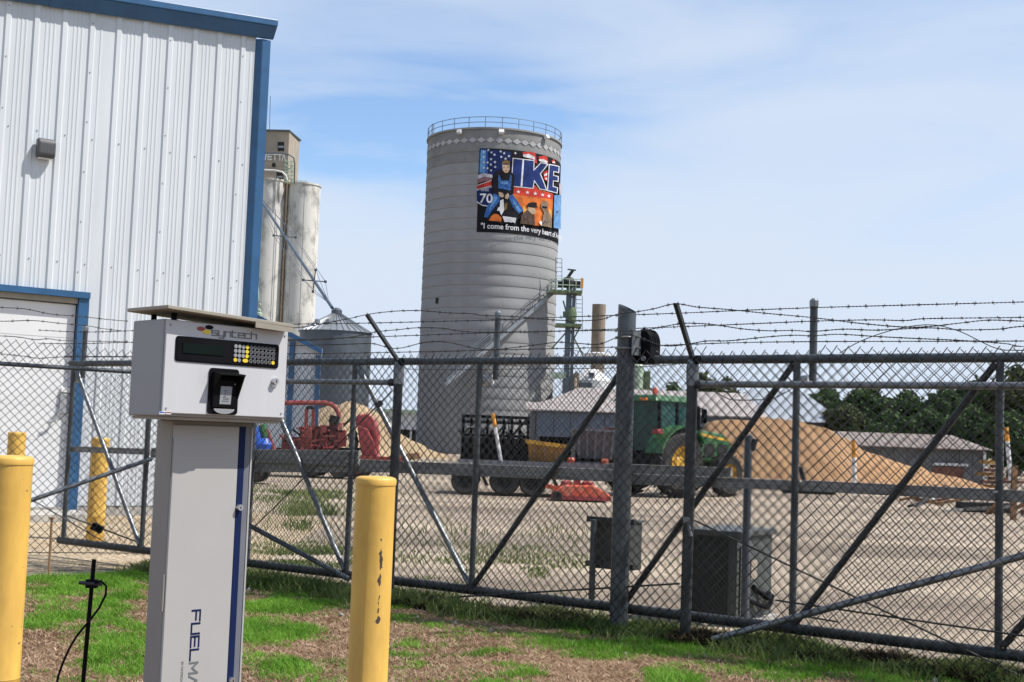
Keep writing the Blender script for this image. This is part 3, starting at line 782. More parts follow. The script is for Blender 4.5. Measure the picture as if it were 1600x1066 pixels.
q = at(674, 190, SY); MB().cyl((q.x + .1, SY, SH), (q.x + .1, SY, SH + 1.5), .05, n=5).build('antenna', M['galv_dark'], silo)

# stair that climbs the silo
st = thing('silo_stair', 'grey steel stair climbing diagonally across the silo', 'stair', tuple(cyl_pt(cyl_hit(745, 555)[0], 0, 0)))
aA, zA = cyl_hit(700, 590); aB, zB = cyl_hit(862, 452)
pa = at(690, 602, SY - SR - 2.4); pb = at(862, 455, SY - SR + 3.2)
for off in (0, 1.0):
    o = Vector((off * .35, -off, 0))
    MB().bar(pa + o, pb + o, .10, .3).build('stringer', M['galv'], st)
    hr = MB(); hr.tube([pa + o + Vector((0, 0, 1.0)), pb + o + Vector((0, 0, 1.0))], .045, 5); hr.tube([pa + o + Vector((0, 0, .55)), pb + o + Vector((0, 0, .55))], .03, 5)
    for k in range(13):
        q = pa.lerp(pb, k / 12) + o; hr.cyl(q, q + Vector((0, 0, 1.0)), .035, n=5)
    hr.build('handrail', M['galv_dark'], st)
tr0 = MB().box((0, 0, 0), (.28, .95, .05)).build('tread', M['galv'], st, world=False)
for k in range(34):
    q = pa.lerp(pb, (k + .5) / 34) + Vector((.175, -.5, .05)) - Vector(st.location)
    o = tr0 if k == 0 else tr0.copy()
    if k: put(o, st)
    o.location = q

# leg tower beside the silo, with its platforms
LY = 104.0
lp = lambda px, py: at(px, py, LY)
lt = thing('bucket_tower', 'slate blue steel leg tower with green platforms beside the silo', 'tower', (lp(884, 600).x, LY, 0))
q0 = lp(884, 690); q1 = lp(885, 450)
MB().bx(q0.x - .33, q0.x + .12, LY - .25, LY + .25, 0, q1.z).build('leg_casing', M['slate'], lt)
MB().bx(q0.x + .17, q0.x + .42, LY - .2, LY + .2, 0, q1.z).build('leg_casing', M['galv_dark'], lt)
for (xa, xb, y_, name) in ((858, 909, 456, 'platform'), (868, 908, 508, 'platform')):
    A_, B_ = lp(xa, y_), lp(xb, y_ + 2); zz = (A_.z + B_.z) / 2
    pf = MB().bx(A_.x, B_.x, LY - .9, LY + .9, zz - .13, zz + .1).build(name, M['green_steel'], lt)
    if y_ < 500:
        r_ = MB()
        for hz in (.5, 1.0): r_.tube([(A_.x, LY - .9, zz + hz), (B_.x, LY - .9, zz + hz), (B_.x, LY + .9, zz + hz), (A_.x, LY + .9, zz + hz)], .035, 5)
        for k in range(6):
            x = A_.x + (B_.x - A_.x) * k / 5
            for y in (-.9, .9): r_.cyl((x, LY + y, zz), (x, LY + y, zz + 1.0), .035, n=5)
        r_.build('guard_rail', M['pale_green'], pf)
        MB().bx(B_.x - .15, B_.x + .05, LY - 1.0, LY - .95, zz + .3, zz + 1.1).build('sign_plate', M['post_orange'], pf)
hd_ = lp(888, 441); b = MB(); b.lathe([(.1, -.45), (.5, -.4), (.55, .05), (.4, .35), (.1, .45)], 10); b.bar((-.1, 0, .3), (.35, 0, 1.0), .3, .25); b.bar((-.1, 0, 1.05), (.6, 0, 1.0), .12, .1); b.box((.75, .1, -.15), (.5, .5, .5)); b.box((-.7, .1, -.2), (.3, .5, .45))
for v in b.v: v += Vector((hd_.x, LY, hd_.z))
b.build('head_drive', M['black_and_shade'], lt)
q = lp(893, 492); b = MB(); b.lathe([(.1, -.7), (.36, -.6), (.45, .0), (.34, .55), (.08, .7)], 12); b.box((-.45, 0, 0), (.5, .3, .5))
for v in b.v: v += Vector((q.x, LY, q.z))
b.build('motor_housing', M['green_steel'], lt, smooth=True)
b = MB(); 
for a_, c_ in (((886, 470), (906, 456)), ((880, 560), (906, 512)), ((890, 515), (913, 560)), ((862, 545), (884, 520)), ((888, 500), (880, 470))): b.bar(lp(*a_), lp(*c_), .12, .12)
b.build('brace', M['green_steel'], lt)
ld = MB()
for px, py0, py1, s_ in ((905, 462, 520, 3), (873, 404, 452, 3.5), (898, 548, 556, 3)):
    A_, B_ = lp(px, py0), lp(px, py1); w_ = .26
    for d_ in (-w_, w_): ld.cyl(A_ + Vector((d_, 0, 0)), B_ + Vector((d_, 0, 0)), .03, n=5)
    n_ = int((A_ - B_).length / .33)
    for k in range(n_): qq = A_.lerp(B_, k / n_); ld.cyl(qq + Vector((-w_, 0, 0)), qq + Vector((w_, 0, 0)), .028, n=5)
ld.build('ladder', M['galv'], lt)
A_, B_ = lp(862, 582), lp(884, 590); MB().bx(A_.x, B_.x, LY - .5, LY + .5, B_.z - .1, A_.z).build('lower_platform', M['pale_green'], lt)

# tan stack with a white collar, white hopper, green tank and tan box
Y_ = 112.0; q = at(934, 550, Y_); r_ = .60
sk = thing('exhaust_stack', 'tan cylindrical stack with a rusty foot and white collar', 'stack', (q.x, Y_, 0))
b = MB(); b.lathe([(r_, .0), (r_, at(934, 476, Y_).z), (r_ - .05, at(934, 476, Y_).z), (r_ - .05, at(934, 476, Y_).z - 1)], 24, (q.x, Y_)); b.build('pipe', M['stack'], sk, smooth=True)
zc = at(934, 553, Y_).z; b = MB(); b.lathe([(r_ + .02, zc - .25), (1.15, zc - .15), (1.15, zc), (r_ + .02, zc + .12)], 24, (q.x, Y_)); b.build('collar', M['white'], sk, smooth=True)
q = at(922, 590, Y_); wb = thing('white_hopper', 'white cone topped hopper below the tan stack', 'hopper', (q.x, Y_ - 2, 0))
zt = at(925, 579, Y_).z; ze = at(925, 597, Y_).z
b = MB(); b.lathe([(1.75, .3), (1.75, ze), (1.72, ze + .05), (.5, zt)], 28, (q.x, Y_ - 2)); b.build('shell', M['white'], wb, smooth=True, auto=30)
MB().box((q.x - .1, Y_ - 3.5, (zt + ze) / 2), (.5, .4, .25)).build('hatch', M['galv_dark'], wb)
q = at(995, 600, 118); gt = thing('green_tank', 'pale green upright tank right of the big post', 'tank', (q.x, 118, 0))
b = MB(); b.lathe([(.62, 0), (.62, at(995, 572, 118).z), (.3, at(995, 566, 118).z)], 20, (q.x, 118)); b.build('shell', M['pale_green'], gt, smooth=True, auto=30)
MB().bx(q.x + .64, q.x + 1.2, 117.7, 118.3, 0, at(995, 580, 118).z).build('side_duct', M['green_steel'], gt)
q = at(893, 615, 106); tb_ = thing('tan_dust_box', 'tan dust box with green pipe beside the silo foot', 'box', (q.x, 106, 0))
MB().bx(q.x - .75, q.x + .55, 105, 107, 0, at(893, 588, 106).z).build('housing', M['stack'], tb_, bevel=.05)
MB().tube([Vector((q.x + .1, 104.8, 3.0)), Vector((q.x + .15, 104.8, at(897, 590, 106).z)), Vector((q.x + .4, 104.8, at(897, 584, 106).z))], .22, 8).build('pipe', M['tanblock'], tb_)
MB().bx(q.x + .6, q.x + 1.6, 105, 107, 0, at(893, 598, 106).z).build('side_box', M['galv_dark'], tb_)

# old grain elevator far behind
EY = 200.0
ep = lambda px, py, Y=EY: at(px, py, Y)
ge = thing('grain_elevator', 'old stained concrete grain elevator with white lettering on its tan headhouse', 'grain elevator', (ep(445, 600).x, EY, 0))
for px, rr, yy, pt in ((467.5, 2.62, EY, 292), (416, 2.62, EY - .6, 286), (363, 2.62, EY, 282), (310, 2.6, EY, 278)):
    c = ep(px, 450, yy); zt = ep(px, pt, yy).z
    b = MB(); b.lathe([(rr, 0), (rr, zt), (rr + .12, zt + .02), (rr + .12, zt + .3), (.1, zt + .35)], 40, (c.x, yy)); b.build('cylinder', M['elev'], ge, smooth=True, auto=30)
c = ep(441.5, 450, EY - 1.6); MB().bx(c.x - .12, c.x + .12, EY - 2.0, EY - 1.2, 0, ep(441, 290).z).build('joint_strip', M['joint'], ge)
A_ = ep(458, 290); zt = ep(458, 211).z; zb = ep(440, 290).z
x0 = A_.x - 13.0
MB().prism([(x0, EY - 1.5, zb), (A_.x - .6, EY - 2.2, zb), (A_.x, EY + 4, zb), (x0, EY + 5, zb)], (0, 0, zt - zb)).build('headhouse', M['tanblock'], ge)
MB().prism([(x0 - .2, EY - 1.8, zt), (A_.x - .5, EY - 2.5, zt), (A_.x + .25, EY + 4.2, zt), (x0, EY + 5.2, zt)], (0, 0, .22)).build('roof', M['galv_dark'], ge)
hf = lambda px, py, off=.06: pl(px, py, Vector((A_.x - .6, EY - 2.2 - off, 0)), Vector((.7 / 12.4 * -1, -1, 0)))
def hrect(x_0, y_0, x_1, y_1, name, m, th=.06, parent=ge, off=.06):
    return MB().prism([hf(x_0, y_1, off), hf(x_1, y_1, off), hf(x_1, y_0, off), hf(x_0, y_0, off)], (0, .12, 0)).build(name, m, parent)
for x_0, y_0, x_1, y_1 in ((434, 222, 444, 236), (405, 217, 410, 231), (432, 269, 442, 283)):
    w_ = hrect(x_0, y_0, x_1, y_1, 'window', M['dark']); hrect(x_0 + .8, y_0 + 6, x_1 - .8, y_0 + 9, 'pane', M['galv'], parent=w_, off=.1)
for ch, px, w_ in (('W', 409.3, 7.6), ('E', 418.8, 6), ('T', 426.5, 6.4), ('T', 434.2, 6.4), ('A', 440.8, 5.8)):
    b = MB(); py = 240.5 + (px - 409) * .055
    for k, quad in enumerate(strokes(ch, 1, 1, .30)):
        b.prism([hf(px + u * w_ * .92, py + 8.5 * (1 - v) - .3, .12 + .004 * k) for u, v in quad], (0, .04, 0))
    b.build('letter', M['white'], ge)
MB().tube([ep(396, 239, EY - 3.4), ep(440, 239.5, EY - 3.4), ep(452, 242, EY - 3.4), ep(459, 247, EY - 3.4), ep(460.5, 255, EY - 3.4), ep(460, 287, EY - 3.4)], .11, 6).build('spout', M['galv_dark'], ge)
MB().tube([ep(396, 265, EY - 3.6), ep(430, 266.5, EY - 3.6), ep(441, 269, EY - 3.6), ep(447, 275, EY - 3.6), ep(448.5, 282, EY - 3.6)], .14, 6).build('spout', M['white'], ge)
b = MB()
for px in (446, 450, 455, 458): b.cyl(ep(px, 250, EY - 2.9), ep(px, 287, EY - 2.9), .07, n=5)
for py in (252, 258, 263, 268, 273, 279, 284): b.cyl(ep(444, py, EY - 2.9), ep(459, py + 1, EY - 2.9), .07, n=5)
for a_, c_ in (((446, 258), (458, 268)), ((458, 258), (446, 270)), ((446, 270), (458, 284))): b.cyl(ep(*a_, EY - 2.9), ep(*c_, EY - 2.9), .08, n=5)
b.build('access_frame', M['pale_green'], ge)
b = MB()
for px in (463, 470, 479): b.cyl(ep(px, 281, EY - 1), ep(px, 291, EY - 1), .05, n=5)
b.cyl(ep(460, 282, EY - 1), ep(479, 283, EY - 1), .05, n=5); b.cyl(ep(460, 286, EY - 1), ep(479, 287, EY - 1), .04, n=5); b.build('guard_rail', M['pale_green'], ge)
b = MB()
for px, y_0 in ((459, 290), (476, 292)): b.cyl(ep(px, y_0, EY - 3.2), ep(px - 9, 520, EY - 3.2), .06, n=5)
b.build('down_pipe', M['galv'], ge)
MB().cyl(ep(421, 205), ep(422.5, 150), .05, n=5).build('antenna', M['galv_dark'], ge)
q = ep(428, 258, EY - 2.9); MB().box(q, (.5, .5, .6)).build('bin_motor', M['dark'], ge)
# pale green distributor at the elevator's foot and the long spout to the steel bin
b = MB(); 
for (px, py, r_) in ((405, 492, .5), (405, 485, .28), (406, 476, .2)):
    q = ep(px, py, EY - 4); k0 = len(b.v); b.lathe([(.05, -r_), (r_, -r_ * .5), (r_, r_ * .5), (.05, r_)], 10)
    for v in b.v[k0:]: v += q
b.cyl(ep(404, 470, EY - 4), ep(403, 440, EY - 4), .12, n=6); b.build('distributor', M['pale_green'], ge)
BY = 100.0
gb = thing('grain_bin', 'round corrugated steel grain bin with a ribbed cone roof', 'grain bin', (at(521, 600, BY).x, BY, 0))
bc = at(521, 600, BY).x; br = 2.80
ze, zt = at(521, 519, BY).z, at(519, 487, BY).z
n_ = 92; prof = []
for i in range(n_ + 1): prof.append((br + (.022 if i % 2 else -.022), ze * i / n_))
b = MB(); b.lathe(prof, 56, (bc, BY)); b.build('corrugated_wall', M['galv_dark'], gb, smooth=True, auto=60)
b = MB(); ns = 36
for i in range(ns):
    a0_, a1_ = 2 * math.pi * i / ns, 2 * math.pi * (i + 1) / ns; e = R(.9)
    pt = lambda r_, a_, dz=0: Vector((bc + r_ * math.cos(a_), BY + r_ * math.sin(a_), ze - .05 + (br + .12 - r_) / br * (zt - ze) + dz))
    b.add([pt(br + .12, a0_), pt(br + .12, a1_), pt(.35, a1_), pt(.35, a0_)], [(0, 1, 2, 3)])
    b.add([pt(br + .13, a0_ - e), pt(br + .13, a0_ + e), pt(.35, a0_ + e * 3), pt(.35, a0_ - e * 3), pt(br + .13, a0_, .09), pt(.35, a0_, .09)], [(0, 4, 5, 3), (4, 1, 2, 5), (0, 1, 4)])
b.build('roof', M['galv'], gb)
b = MB(); b.lathe([(.42, zt - .2), (.42, zt + .1), (.2, zt + .3)], 16, (bc, BY)); b.build('roof_cap', M['galv_dark'], gb)
for a_ in (-2.3, -1.75):
    q = Vector((bc + 1.9 * math.cos(a_), BY + 1.9 * math.sin(a_), ze + (br - 1.9) / br * (zt - ze) + .15)); k = MB(); k.lathe([(.22, -.15), (.22, .15), (.05, .22)], 10)
    for v in k.v: v += q
    k.build('roof_vent', M['galv'], gb)
sp = thing('grain_spout', 'long slanting spout with cross struts running down to the steel bin', 'spout', (at(519, 485, BY).x, BY, zt))
SA, SB = at(396, 296, 140), at(519, 481, BY)
MB().cyl(SB, SA, .13, n=10).build('pipe', M['slate'], sp)
b = MB(); d_ = (SB - SA).normalized(); sx = d_.cross(Vector((0, 0, 1))).normalized(); sy = sx.cross(d_)
cr = []
for (px, L) in ((445, 1.05), (491, .95)):
    t_ = min((abs((SA.lerp(SB, t / 400) - CAM).dot(RIGHT) / (SA.lerp(SB, t / 400) - CAM).dot(FWD) * FPX + 800 - px), t / 400) for t in range(401))[1]
    c = SA.lerp(SB, t_); k = MB()
    for v in (sx, sy): k.cyl(c - v * L, c + v * L, .05, n=5); k.box(c - v * L, (.2, .2, .2)); k.box(c + v * L, (.2, .2, .2))
    k.build('cross_strut', M['galv_dark'], sp); cr.append((c, L))
for v in (sx, -sx, sy, -sy): b.tube([SA.lerp(SB, .02)] + [c + v * L for c, L in cr] + [SA.lerp(SB, .97)], .022, 4)
b.build('truss_cable', M['galv_dark'], sp)

# ------------------------------------------------------------------ sheds
def shed_roof(b, a, c, d, e, th=.08): b.hexa([a, c, d, e] + [q + Vector((0, 0, th)) for q in (a, c, d, e)])
# low open shed left of the silo
Y_ = 128.0; q0, q1 = at(480, 640, Y_), at(668, 638, Y_)
s1 = thing('open_shed', 'long low white fronted shed with a green roof edge left of the silo', 'shed', (q0.x, Y_, 0))
ze = at(580, 644, Y_).z
MB().bx(q0.x, q1.x, Y_ + .05, Y_ + 9, ze - 1.6, ze).build('wall', M['white_wall'], s1)
MB().bx(q0.x - .3, q1.x + .3, Y_ - .3, Y_ + 9.3, ze + .01, ze + .35).build('roof', M['pale_green'], s1)
MB().bx(q0.x, q1.x, Y_ + 1, Y_ + 9, -.1, ze - 1.62).build('bay_shade', M['dark'], s1)  # solid near-black block, the open bay's shade put into its colour
for k in range(9): MB().bx(q0.x + k * (q1.x - q0.x - .2) / 8, q0.x + .2 + k * (q1.x - q0.x - .2) / 8, Y_, Y_ + .2, -.1, ze - 1.62).build('post', M['white_wall'], s1)
# pole shed behind the tractor
Y_ = 74.0; s2 = thing('pole_shed', 'long pole shed with faded pinkish roof and blue grey fascia sheets', 'shed', (at(830, 690, Y_).x, Y_, 0))
xa, xb = at(830, 650, Y_).x, at(1192, 650, Y_).x
ze = at(880, 643, Y_).z; zr_ = at(905, 611, Y_ + 8).z + .15; xrid = at(905, 611, Y_ + 8).x
zf = at(880, 683, Y_).z; zf2 = at(1000, 664, Y_).z
wsh = (at(962, 660, Y_).x - xa) / 5
for i in range(5): MB().bx(xa + .35 + i * wsh, xa + .35 + (i + 1) * wsh - .03, Y_, Y_ + .06, zf, ze - .04).build('fascia_sheet', M['clad_blue'], s2)
x = xa + .35 + 5 * wsh; i = 0
while x < xb: MB().bx(x, min(x + wsh, xb) - .03, Y_, Y_ + .06, zf2, ze - .04).build('fascia_sheet', M['clad_blue'], s2); x += wsh
hip = lambda x0_, x1_, m, nm: None
NS = 20
for i in range(NS):                                   # roof sheets up to a ridge that is hipped at the left
    u0, u1_ = i / NS, (i + 1) / NS - .0012
    A_, B_ = xa - .3 + (xb - xa + .6) * u0, xa - .3 + (xb - xa + .6) * u1_
    top_ = lambda x_: zr_ if x_ > xrid else ze + (zr_ - ze) * max(.28, (x_ - xa + .3) / (xrid - xa + .3))
    f_ = lambda x_: 8 * (top_(x_) - ze) / (zr_ - ze)
    MB().hexa([Vector((A_, Y_ - .35, ze)), Vector((B_, Y_ - .35, ze)), Vector((A_, Y_ + f_(A_), top_(A_))), Vector((B_, Y_ + f_(B_), top_(B_))),
               Vector((A_, Y_ - .35, ze + .07)), Vector((B_, Y_ - .35, ze + .07)), Vector((A_, Y_ + f_(A_), top_(A_) + .07)), Vector((B_, Y_ + f_(B_), top_(B_) + .07))]).build('roof_sheet', M['roof_pink'], s2)
MB().prism([(xa, Y_ + .3, ze - .1), (xa, Y_ + 8, zr_ - 1.2), (xa, Y_ + 16, ze - .1)], (xb - xa, 0, 0)).build('roof_back', M['roof_pink'], s2)
MB().bx(xa, xb, Y_ + 12, Y_ + 12.2, 0, ze).build('rear_wall', M['dark'], s2)  # near black, the shade inside the shed put into the wall colour
MB().bx(xa - .02, xa + .25, Y_ + .1, Y_ + 12, 0, ze - .1).build('end_wall', M['grey_wall'], s2)
for k in range(7): x = xa + .4 + k * (xb - xa - .8) / 6; MB().bx(x - .12, x + .12, Y_ + .08, Y_ + .32, 0, ze - .1).build('post', M['grey_wall'], s2)
MB().cyl((at(912, 676, Y_ - .5).x, Y_ - .5, at(912, 676, Y_).z), (at(942, 684, Y_ - .5).x, Y_ - .5, at(942, 684, Y_).z), .05, n=6).build('orange_bar', M['orange'], s2)
# grey hipped shed right of it
Y_ = 86.0; s3 = thing('grey_shed', 'grey hip roofed metal shed behind the sand pile', 'shed', (at(1250, 690, Y_).x, Y_, 0))
A_, B_, C_, D_ = at(1196, 655, Y_), at(1322, 664, Y_), at(1256, 613, Y_ + 7), at(1170, 613, Y_ + 7)
ze = (A_.z + B_.z) / 2; A_.z = B_.z = ze; A_.x -= 4
D_.z = C_.z
MB().add([A_, B_, C_, D_], [(0, 1, 2, 3)]).build('roof', M['roof_grey'], s3)
MB().add([B_, Vector((B_.x, Y_ + 15, ze)), C_], [(0, 1, 2)]).build('roof', M['roof_grey'], s3)
MB().add([Vector((B_.x, Y_ + 15, ze)), Vector((A_.x, Y_ + 15, ze)), D_, C_], [(0, 1, 2, 3)]).build('roof', M['roof_grey'], s3)
MB().bx(A_.x + .3, B_.x - .3, Y_ + .5, Y_ + 14.5, 0, ze - .02).build('wall', M['grey_wall'], s3)
# low livestock shed on the right
Y_ = 57.0; s4 = thing('livestock_shed', 'low grey shed with a rust streaked roof at the right', 'shed', (at(1440, 740, Y_).x, Y_, 0))
xa, xb = at(1335, 710, Y_).x, at(1541, 710, Y_).x; ze = at(1450, 701.5, Y_).z; zt = at(1450, 680.5, Y_ + 5).z
NS = 10; wsh = (xb - xa) / NS
for i in range(NS):
    MB().bx(xa + i * wsh, xa + (i + 1) * wsh - .025, Y_, Y_ + .08, -.05, ze - .03).build('wall_panel', M['grey_wall'], s4)
    MB().hexa([Vector((xa - .2 + i * (wsh + .04), Y_ - .3, ze)), Vector((xa - .2 + (i + 1) * (wsh + .04) - .02, Y_ - .3, ze)), Vector((xa - .2 + i * (wsh + .04), Y_ + 5, zt)), Vector((xa - .2 + (i + 1) * (wsh + .04) - .02, Y_ + 5, zt)),
               Vector((xa - .2 + i * (wsh + .04), Y_ - .3, ze + .05)), Vector((xa - .2 + (i + 1) * (wsh + .04) - .02, Y_ - .3, ze + .05)), Vector((xa - .2 + i * (wsh + .04), Y_ + 5, zt + .05)), Vector((xa - .2 + (i + 1) * (wsh + .04) - .02, Y_ + 5, zt + .05))]).build('roof_sheet', M['roof_rust'], s4)
MB().prism([(xb + .02, Y_ + .1, -.05), (xb + .02, Y_ + 10, -.05), (xb + .02, Y_ + 10, ze - .05), (xb + .02, Y_ + 5, zt - .05), (xb + .02, Y_ + .1, ze - .05)], (-.1, 0, 0)).build('end_wall', M['brick'], s4)
MB().bx(xa, xb - .1, Y_ + 9.8, Y_ + 10, 0, ze).build('rear_wall', M['grey_wall'], s4)
MB().bx(xb - .14, xb - .02, Y_ - .05, Y_ - .005, 0, ze - .04).build('corner_trim', M['white'], s4)
q = at(1455, 725, Y_ - .1); MB().bx(at(1457, 725, Y_).x, at(1511, 725, Y_).x, Y_ - .14, Y_ - .02, q.z - .06, q.z + .06).build('white_rail', M['white'], s4)
MB().bx(at(1457, 740, Y_).x, at(1505, 740, Y_).x, Y_ - .06, Y_ - .01, .02, q.z - .12).build('lower_board', M['brick'], s4)
q = at(1560, 740, 55); dr = thing('board_heap', 'tan heap of old boards right of the low shed', 'board heap', (q.x, 55, 0))
for k in range(7):
    MB().box((q.x - .5 + .25 * (k % 3), 55 + .2 * (k % 2), .12 + .17 * k), (.8 - .06 * k, .5, .14), Matrix.Rotation(.12 * ((k * 37) % 5 - 2), 3, 'Z')).build('board', M['mustard' if k % 3 == 0 else 'brick'], dr)

# ------------------------------------------------------------------ sand piles
def pile(name, label, prof, Y_, slope, x_step, seed, m='sand'):
    xs = np.arange(prof[0][0], prof[-1][0], x_step); zp = np.interp(xs, [p_[0] for p_ in prof], [p_[1] for p_ in prof])
    D = max(p_[1] for p_ in prof) / slope + 1.0
    ys = np.arange(-D, D, x_step); X, Y2 = np.meshgrid(xs, ys, indexing='ij')
    Z = zp[:, None] - np.abs(Y2 + (gnoise(X, Y2, 2.5, seed) - .5) * 1.0) * slope
    Z = Z + (gnoise(X, Y2 * .12, .5, seed + 5) - .5) * .16
    Z = Z - .22 * np.minimum(1, zp[:, None] / 1.5) * np.exp(-(np.abs(Y2) / .6) ** 2) + (gnoise(X, Y2, 1.1, seed + 1) - .5) * .22 + (gnoise(X, Y2, .35, seed + 2) - .5) * .09
    Z = np.maximum(Z, -.15)
    nx, ny = X.shape; v = np.stack([X, Y2 + Y_, Z], -1).reshape(-1, 3)
    i = np.arange(nx - 1)[:, None] * ny + np.arange(ny - 1)[None]; i = i.ravel()
    f = np.stack([i, i + ny, i + ny + 1, i + 1], 1)
    zf_ = Z.ravel()[f].max(1); f = f[zf_ > -.14]
    o = arrays(name, v, f, M[m], smooth=True)
    return tag(o, label, 'sand pile', 'sand piles in the yard')
def ridge(pts, Y_):
    out = []
    for px, py in pts: q = at(px, py, Y_); out.append((q.x, q.z))
    return out
pile('sand_pile', 'large orange tan sand pile sloping down to the right', ridge([(1040, 772), (1075, 690), (1105, 655), (1140, 647), (1185, 644), (1245, 650), (1290, 664), (1340, 686), (1400, 712), (1450, 731), (1510, 751), (1560, 768), (1600, 785)], 50), 50, .62, .14, 4)
pile('sand_pile', 'pale sand pile in front of the steel grain bin', ridge([(380, 700), (430, 665), (480, 640), (520, 626), (548, 622), (575, 630), (597, 646), (622, 668), (655, 691), (690, 706), (730, 720)], 82), 82, .62, .25, 9, 'sand_pale')
# ------------------------------------------------------------------ trees
def leaf_mesh(name, n, lobes, size, seed):
    g = np.random.default_rng(seed); L = np.array(lobes); w = L[:, 3] ** 2; k = g.choice(len(L), n, p=w / w.sum())
    d = g.normal(size=(n, 3)); d /= np.linalg.norm(d, axis=1)[:, None]
    rad = L[k, 3] * (g.random(n) ** .32) * (.74 + .46 * g.random(n))
    c = L[k, :3] + d * rad[:, None] * np.array([1, 1, .85])
    lo, hi = (L[:, :3] - L[:, 3:] * .8).min(0), (L[:, :3] + L[:, 3:] * .8).max(0); loose = g.random(n) < .24
    dd = g.normal(size=(n, 3)); dd /= np.linalg.norm(dd, axis=1)[:, None]; cc = (lo + hi) / 2 + dd * (hi - lo) / 2 * (g.random(n) ** .4)[:, None] * (.82 + .2 * gnoise(dd[:, 0] * 4 + 9, dd[:, 2] * 4 + 9, 1, seed % 50))[:, None]
    c = np.where(loose[:, None], cc, c)
    a = g.normal(size=(n, 3)); a /= np.linalg.norm(a, axis=1)[:, None]; b = np.cross(a, d); b /= np.linalg.norm(b, axis=1)[:, None] + 1e-9
    s = size * (.55 + .9 * g.random(n))[:, None]
    v = np.stack([c - a * s - b * s * .6, c + a * s - b * s * .4, c + a * s * .8 + b * s * .6, c - a * s * .9 + b * s * .5], 1).reshape(-1, 3)
    return v, np.arange(n * 4).reshape(-1, 4)
def tree(px, ptop, Y, wpx, leaf, label, seed, n=2600):
    g = np.random.default_rng(seed); base = at(px, 700, Y); x = base.x
    H = at(px, ptop, Y).z; W_ = wpx * Y / FPX / 2
    t = thing('tree', label, 'tree', (x, Y, 0), 0, 'trees along the far edge of the yard')
    tk = MB(); lean = (g.random() - .5) * .6
    tk.tube([Vector((x, Y, -.2)), Vector((x + lean * .3, Y, H * .25)), Vector((x + lean, Y, H * .62))], [H * .035, H * .026, H * .012], 8)
    for i in range(5):
        a = g.random() * 6.28; z0 = H * (.22 + .08 * i); tk.tube([Vector((x + lean * .4, Y, z0)), Vector((x + W_ * .35 * math.cos(a), Y + W_ * .35 * math.sin(a), z0 + H * .15)), Vector((x + W_ * .7 * math.cos(a), Y + W_ * .7 * math.sin(a), z0 + H * .28))], [H * .014, H * .009, H * .004], 6)
    tk.build('trunk', M['bark'], t, smooth=True)
    lobes = [(x + lean, Y, H * .62, W_ * .62)]
    for i in range(20):
        a = g.random() * 6.28; q = .35 + .5 * g.random(); zz = .24 + .62 * g.random(); rr = W_ * (.18 + .24 * g.random()) * (1.1 - .35 * zz)
        f = math.sqrt(max(.1, 1 - ((zz - .5) / .62) ** 2))
        lobes.append((x + W_ * q * f * math.cos(a), Y + W_ * q * f * math.sin(a), min(H * zz, H - rr * .8), rr))
    lobes.append((x + lean, Y, H - W_ * .3, W_ * .32))
    v, f = leaf_mesh('crown', n, lobes, .115 * Y / 100 + .05, seed)
    v[:, 2] = np.maximum(v[:, 2], .3)
    arrays('crown', v, f, leaf, t)
TR = [(1290, 604, 96, 92, 'leaf_a', 'tree right of the grey hip roofed shed, first of the row'), (1352, 600, 92, 100, 'leaf_a', 'dark tree above the steep middle of the sand slope'),
      (1415, 607, 96, 104, 'leaf_b', 'mid green tree behind the left half of the low shed roof'), (1478, 604, 92, 100, 'leaf_a', 'dark tree behind the middle of the low shed roof'),
      (1530, 590, 94, 92, 'leaf_b', 'tree rising behind the right end of the low shed'), (1590, 566, 90, 120, 'leaf_c', 'tall olive tree above the right hand gate upright'),
      (1665, 556, 92, 130, 'leaf_a', 'tall dark tree at the right edge of the picture'), (1320, 630, 86, 86, 'leaf_c', 'low bushy tree beside the tip of the grey shed roof'),
      (1392, 640, 84, 96, 'leaf_a', 'low dark tree right behind the streaked roof start'), (1452, 636, 84, 96, 'leaf_a', 'low dark tree right behind the white part of the streaked roof'),
      (1515, 634, 82, 92, 'leaf_a', 'low dark tree over the white rail of the low shed'), (1575, 640, 78, 90, 'leaf_a', 'low dark tree behind the orange tipped post on the right'),
      (1630, 640, 78, 96, 'leaf_b', 'low green tree at the right picture edge'),
      (1098, 580, 165, 66, 'leaf_c', 'distant tree above the tractor bonnet, the taller one'), (1050, 596, 160, 60, 'leaf_b', 'distant tree left of the barbed wire arm post'),
      (1132, 588, 170, 50, 'leaf_c', 'distant tree right of the barbed wire arm post'), (1010, 606, 170, 46, 'leaf_b', 'small distant tree right of the big gate post')]
for i, (px, pt, Y_, w_, lf, lb) in enumerate(TR): tree(px, pt, Y_, w_, M[lf], lb, 40 + i, 7000 if Y_ < 120 else 2600)
# far wood on the horizon
g = np.random.default_rng(5); n = 9000
x = (g.random(n) - .5) * 900; h = 5 + 3 * gnoise(x, x * 0, 14, 8); z = h * g.random(n) ** .6
c = np.stack([x, 620 + 14 * g.random(n), z], 1); a = g.normal(size=(n, 3)) * .9; b_ = g.normal(size=(n, 3)) * .9
v = np.stack([c - a - b_, c + a - b_, c + a + b_, c - a + b_], 1).reshape(-1, 3)
arrays('distant_woods', v, np.arange(n * 4).reshape(-1, 4), M['leaf_b'], kind='stuff')

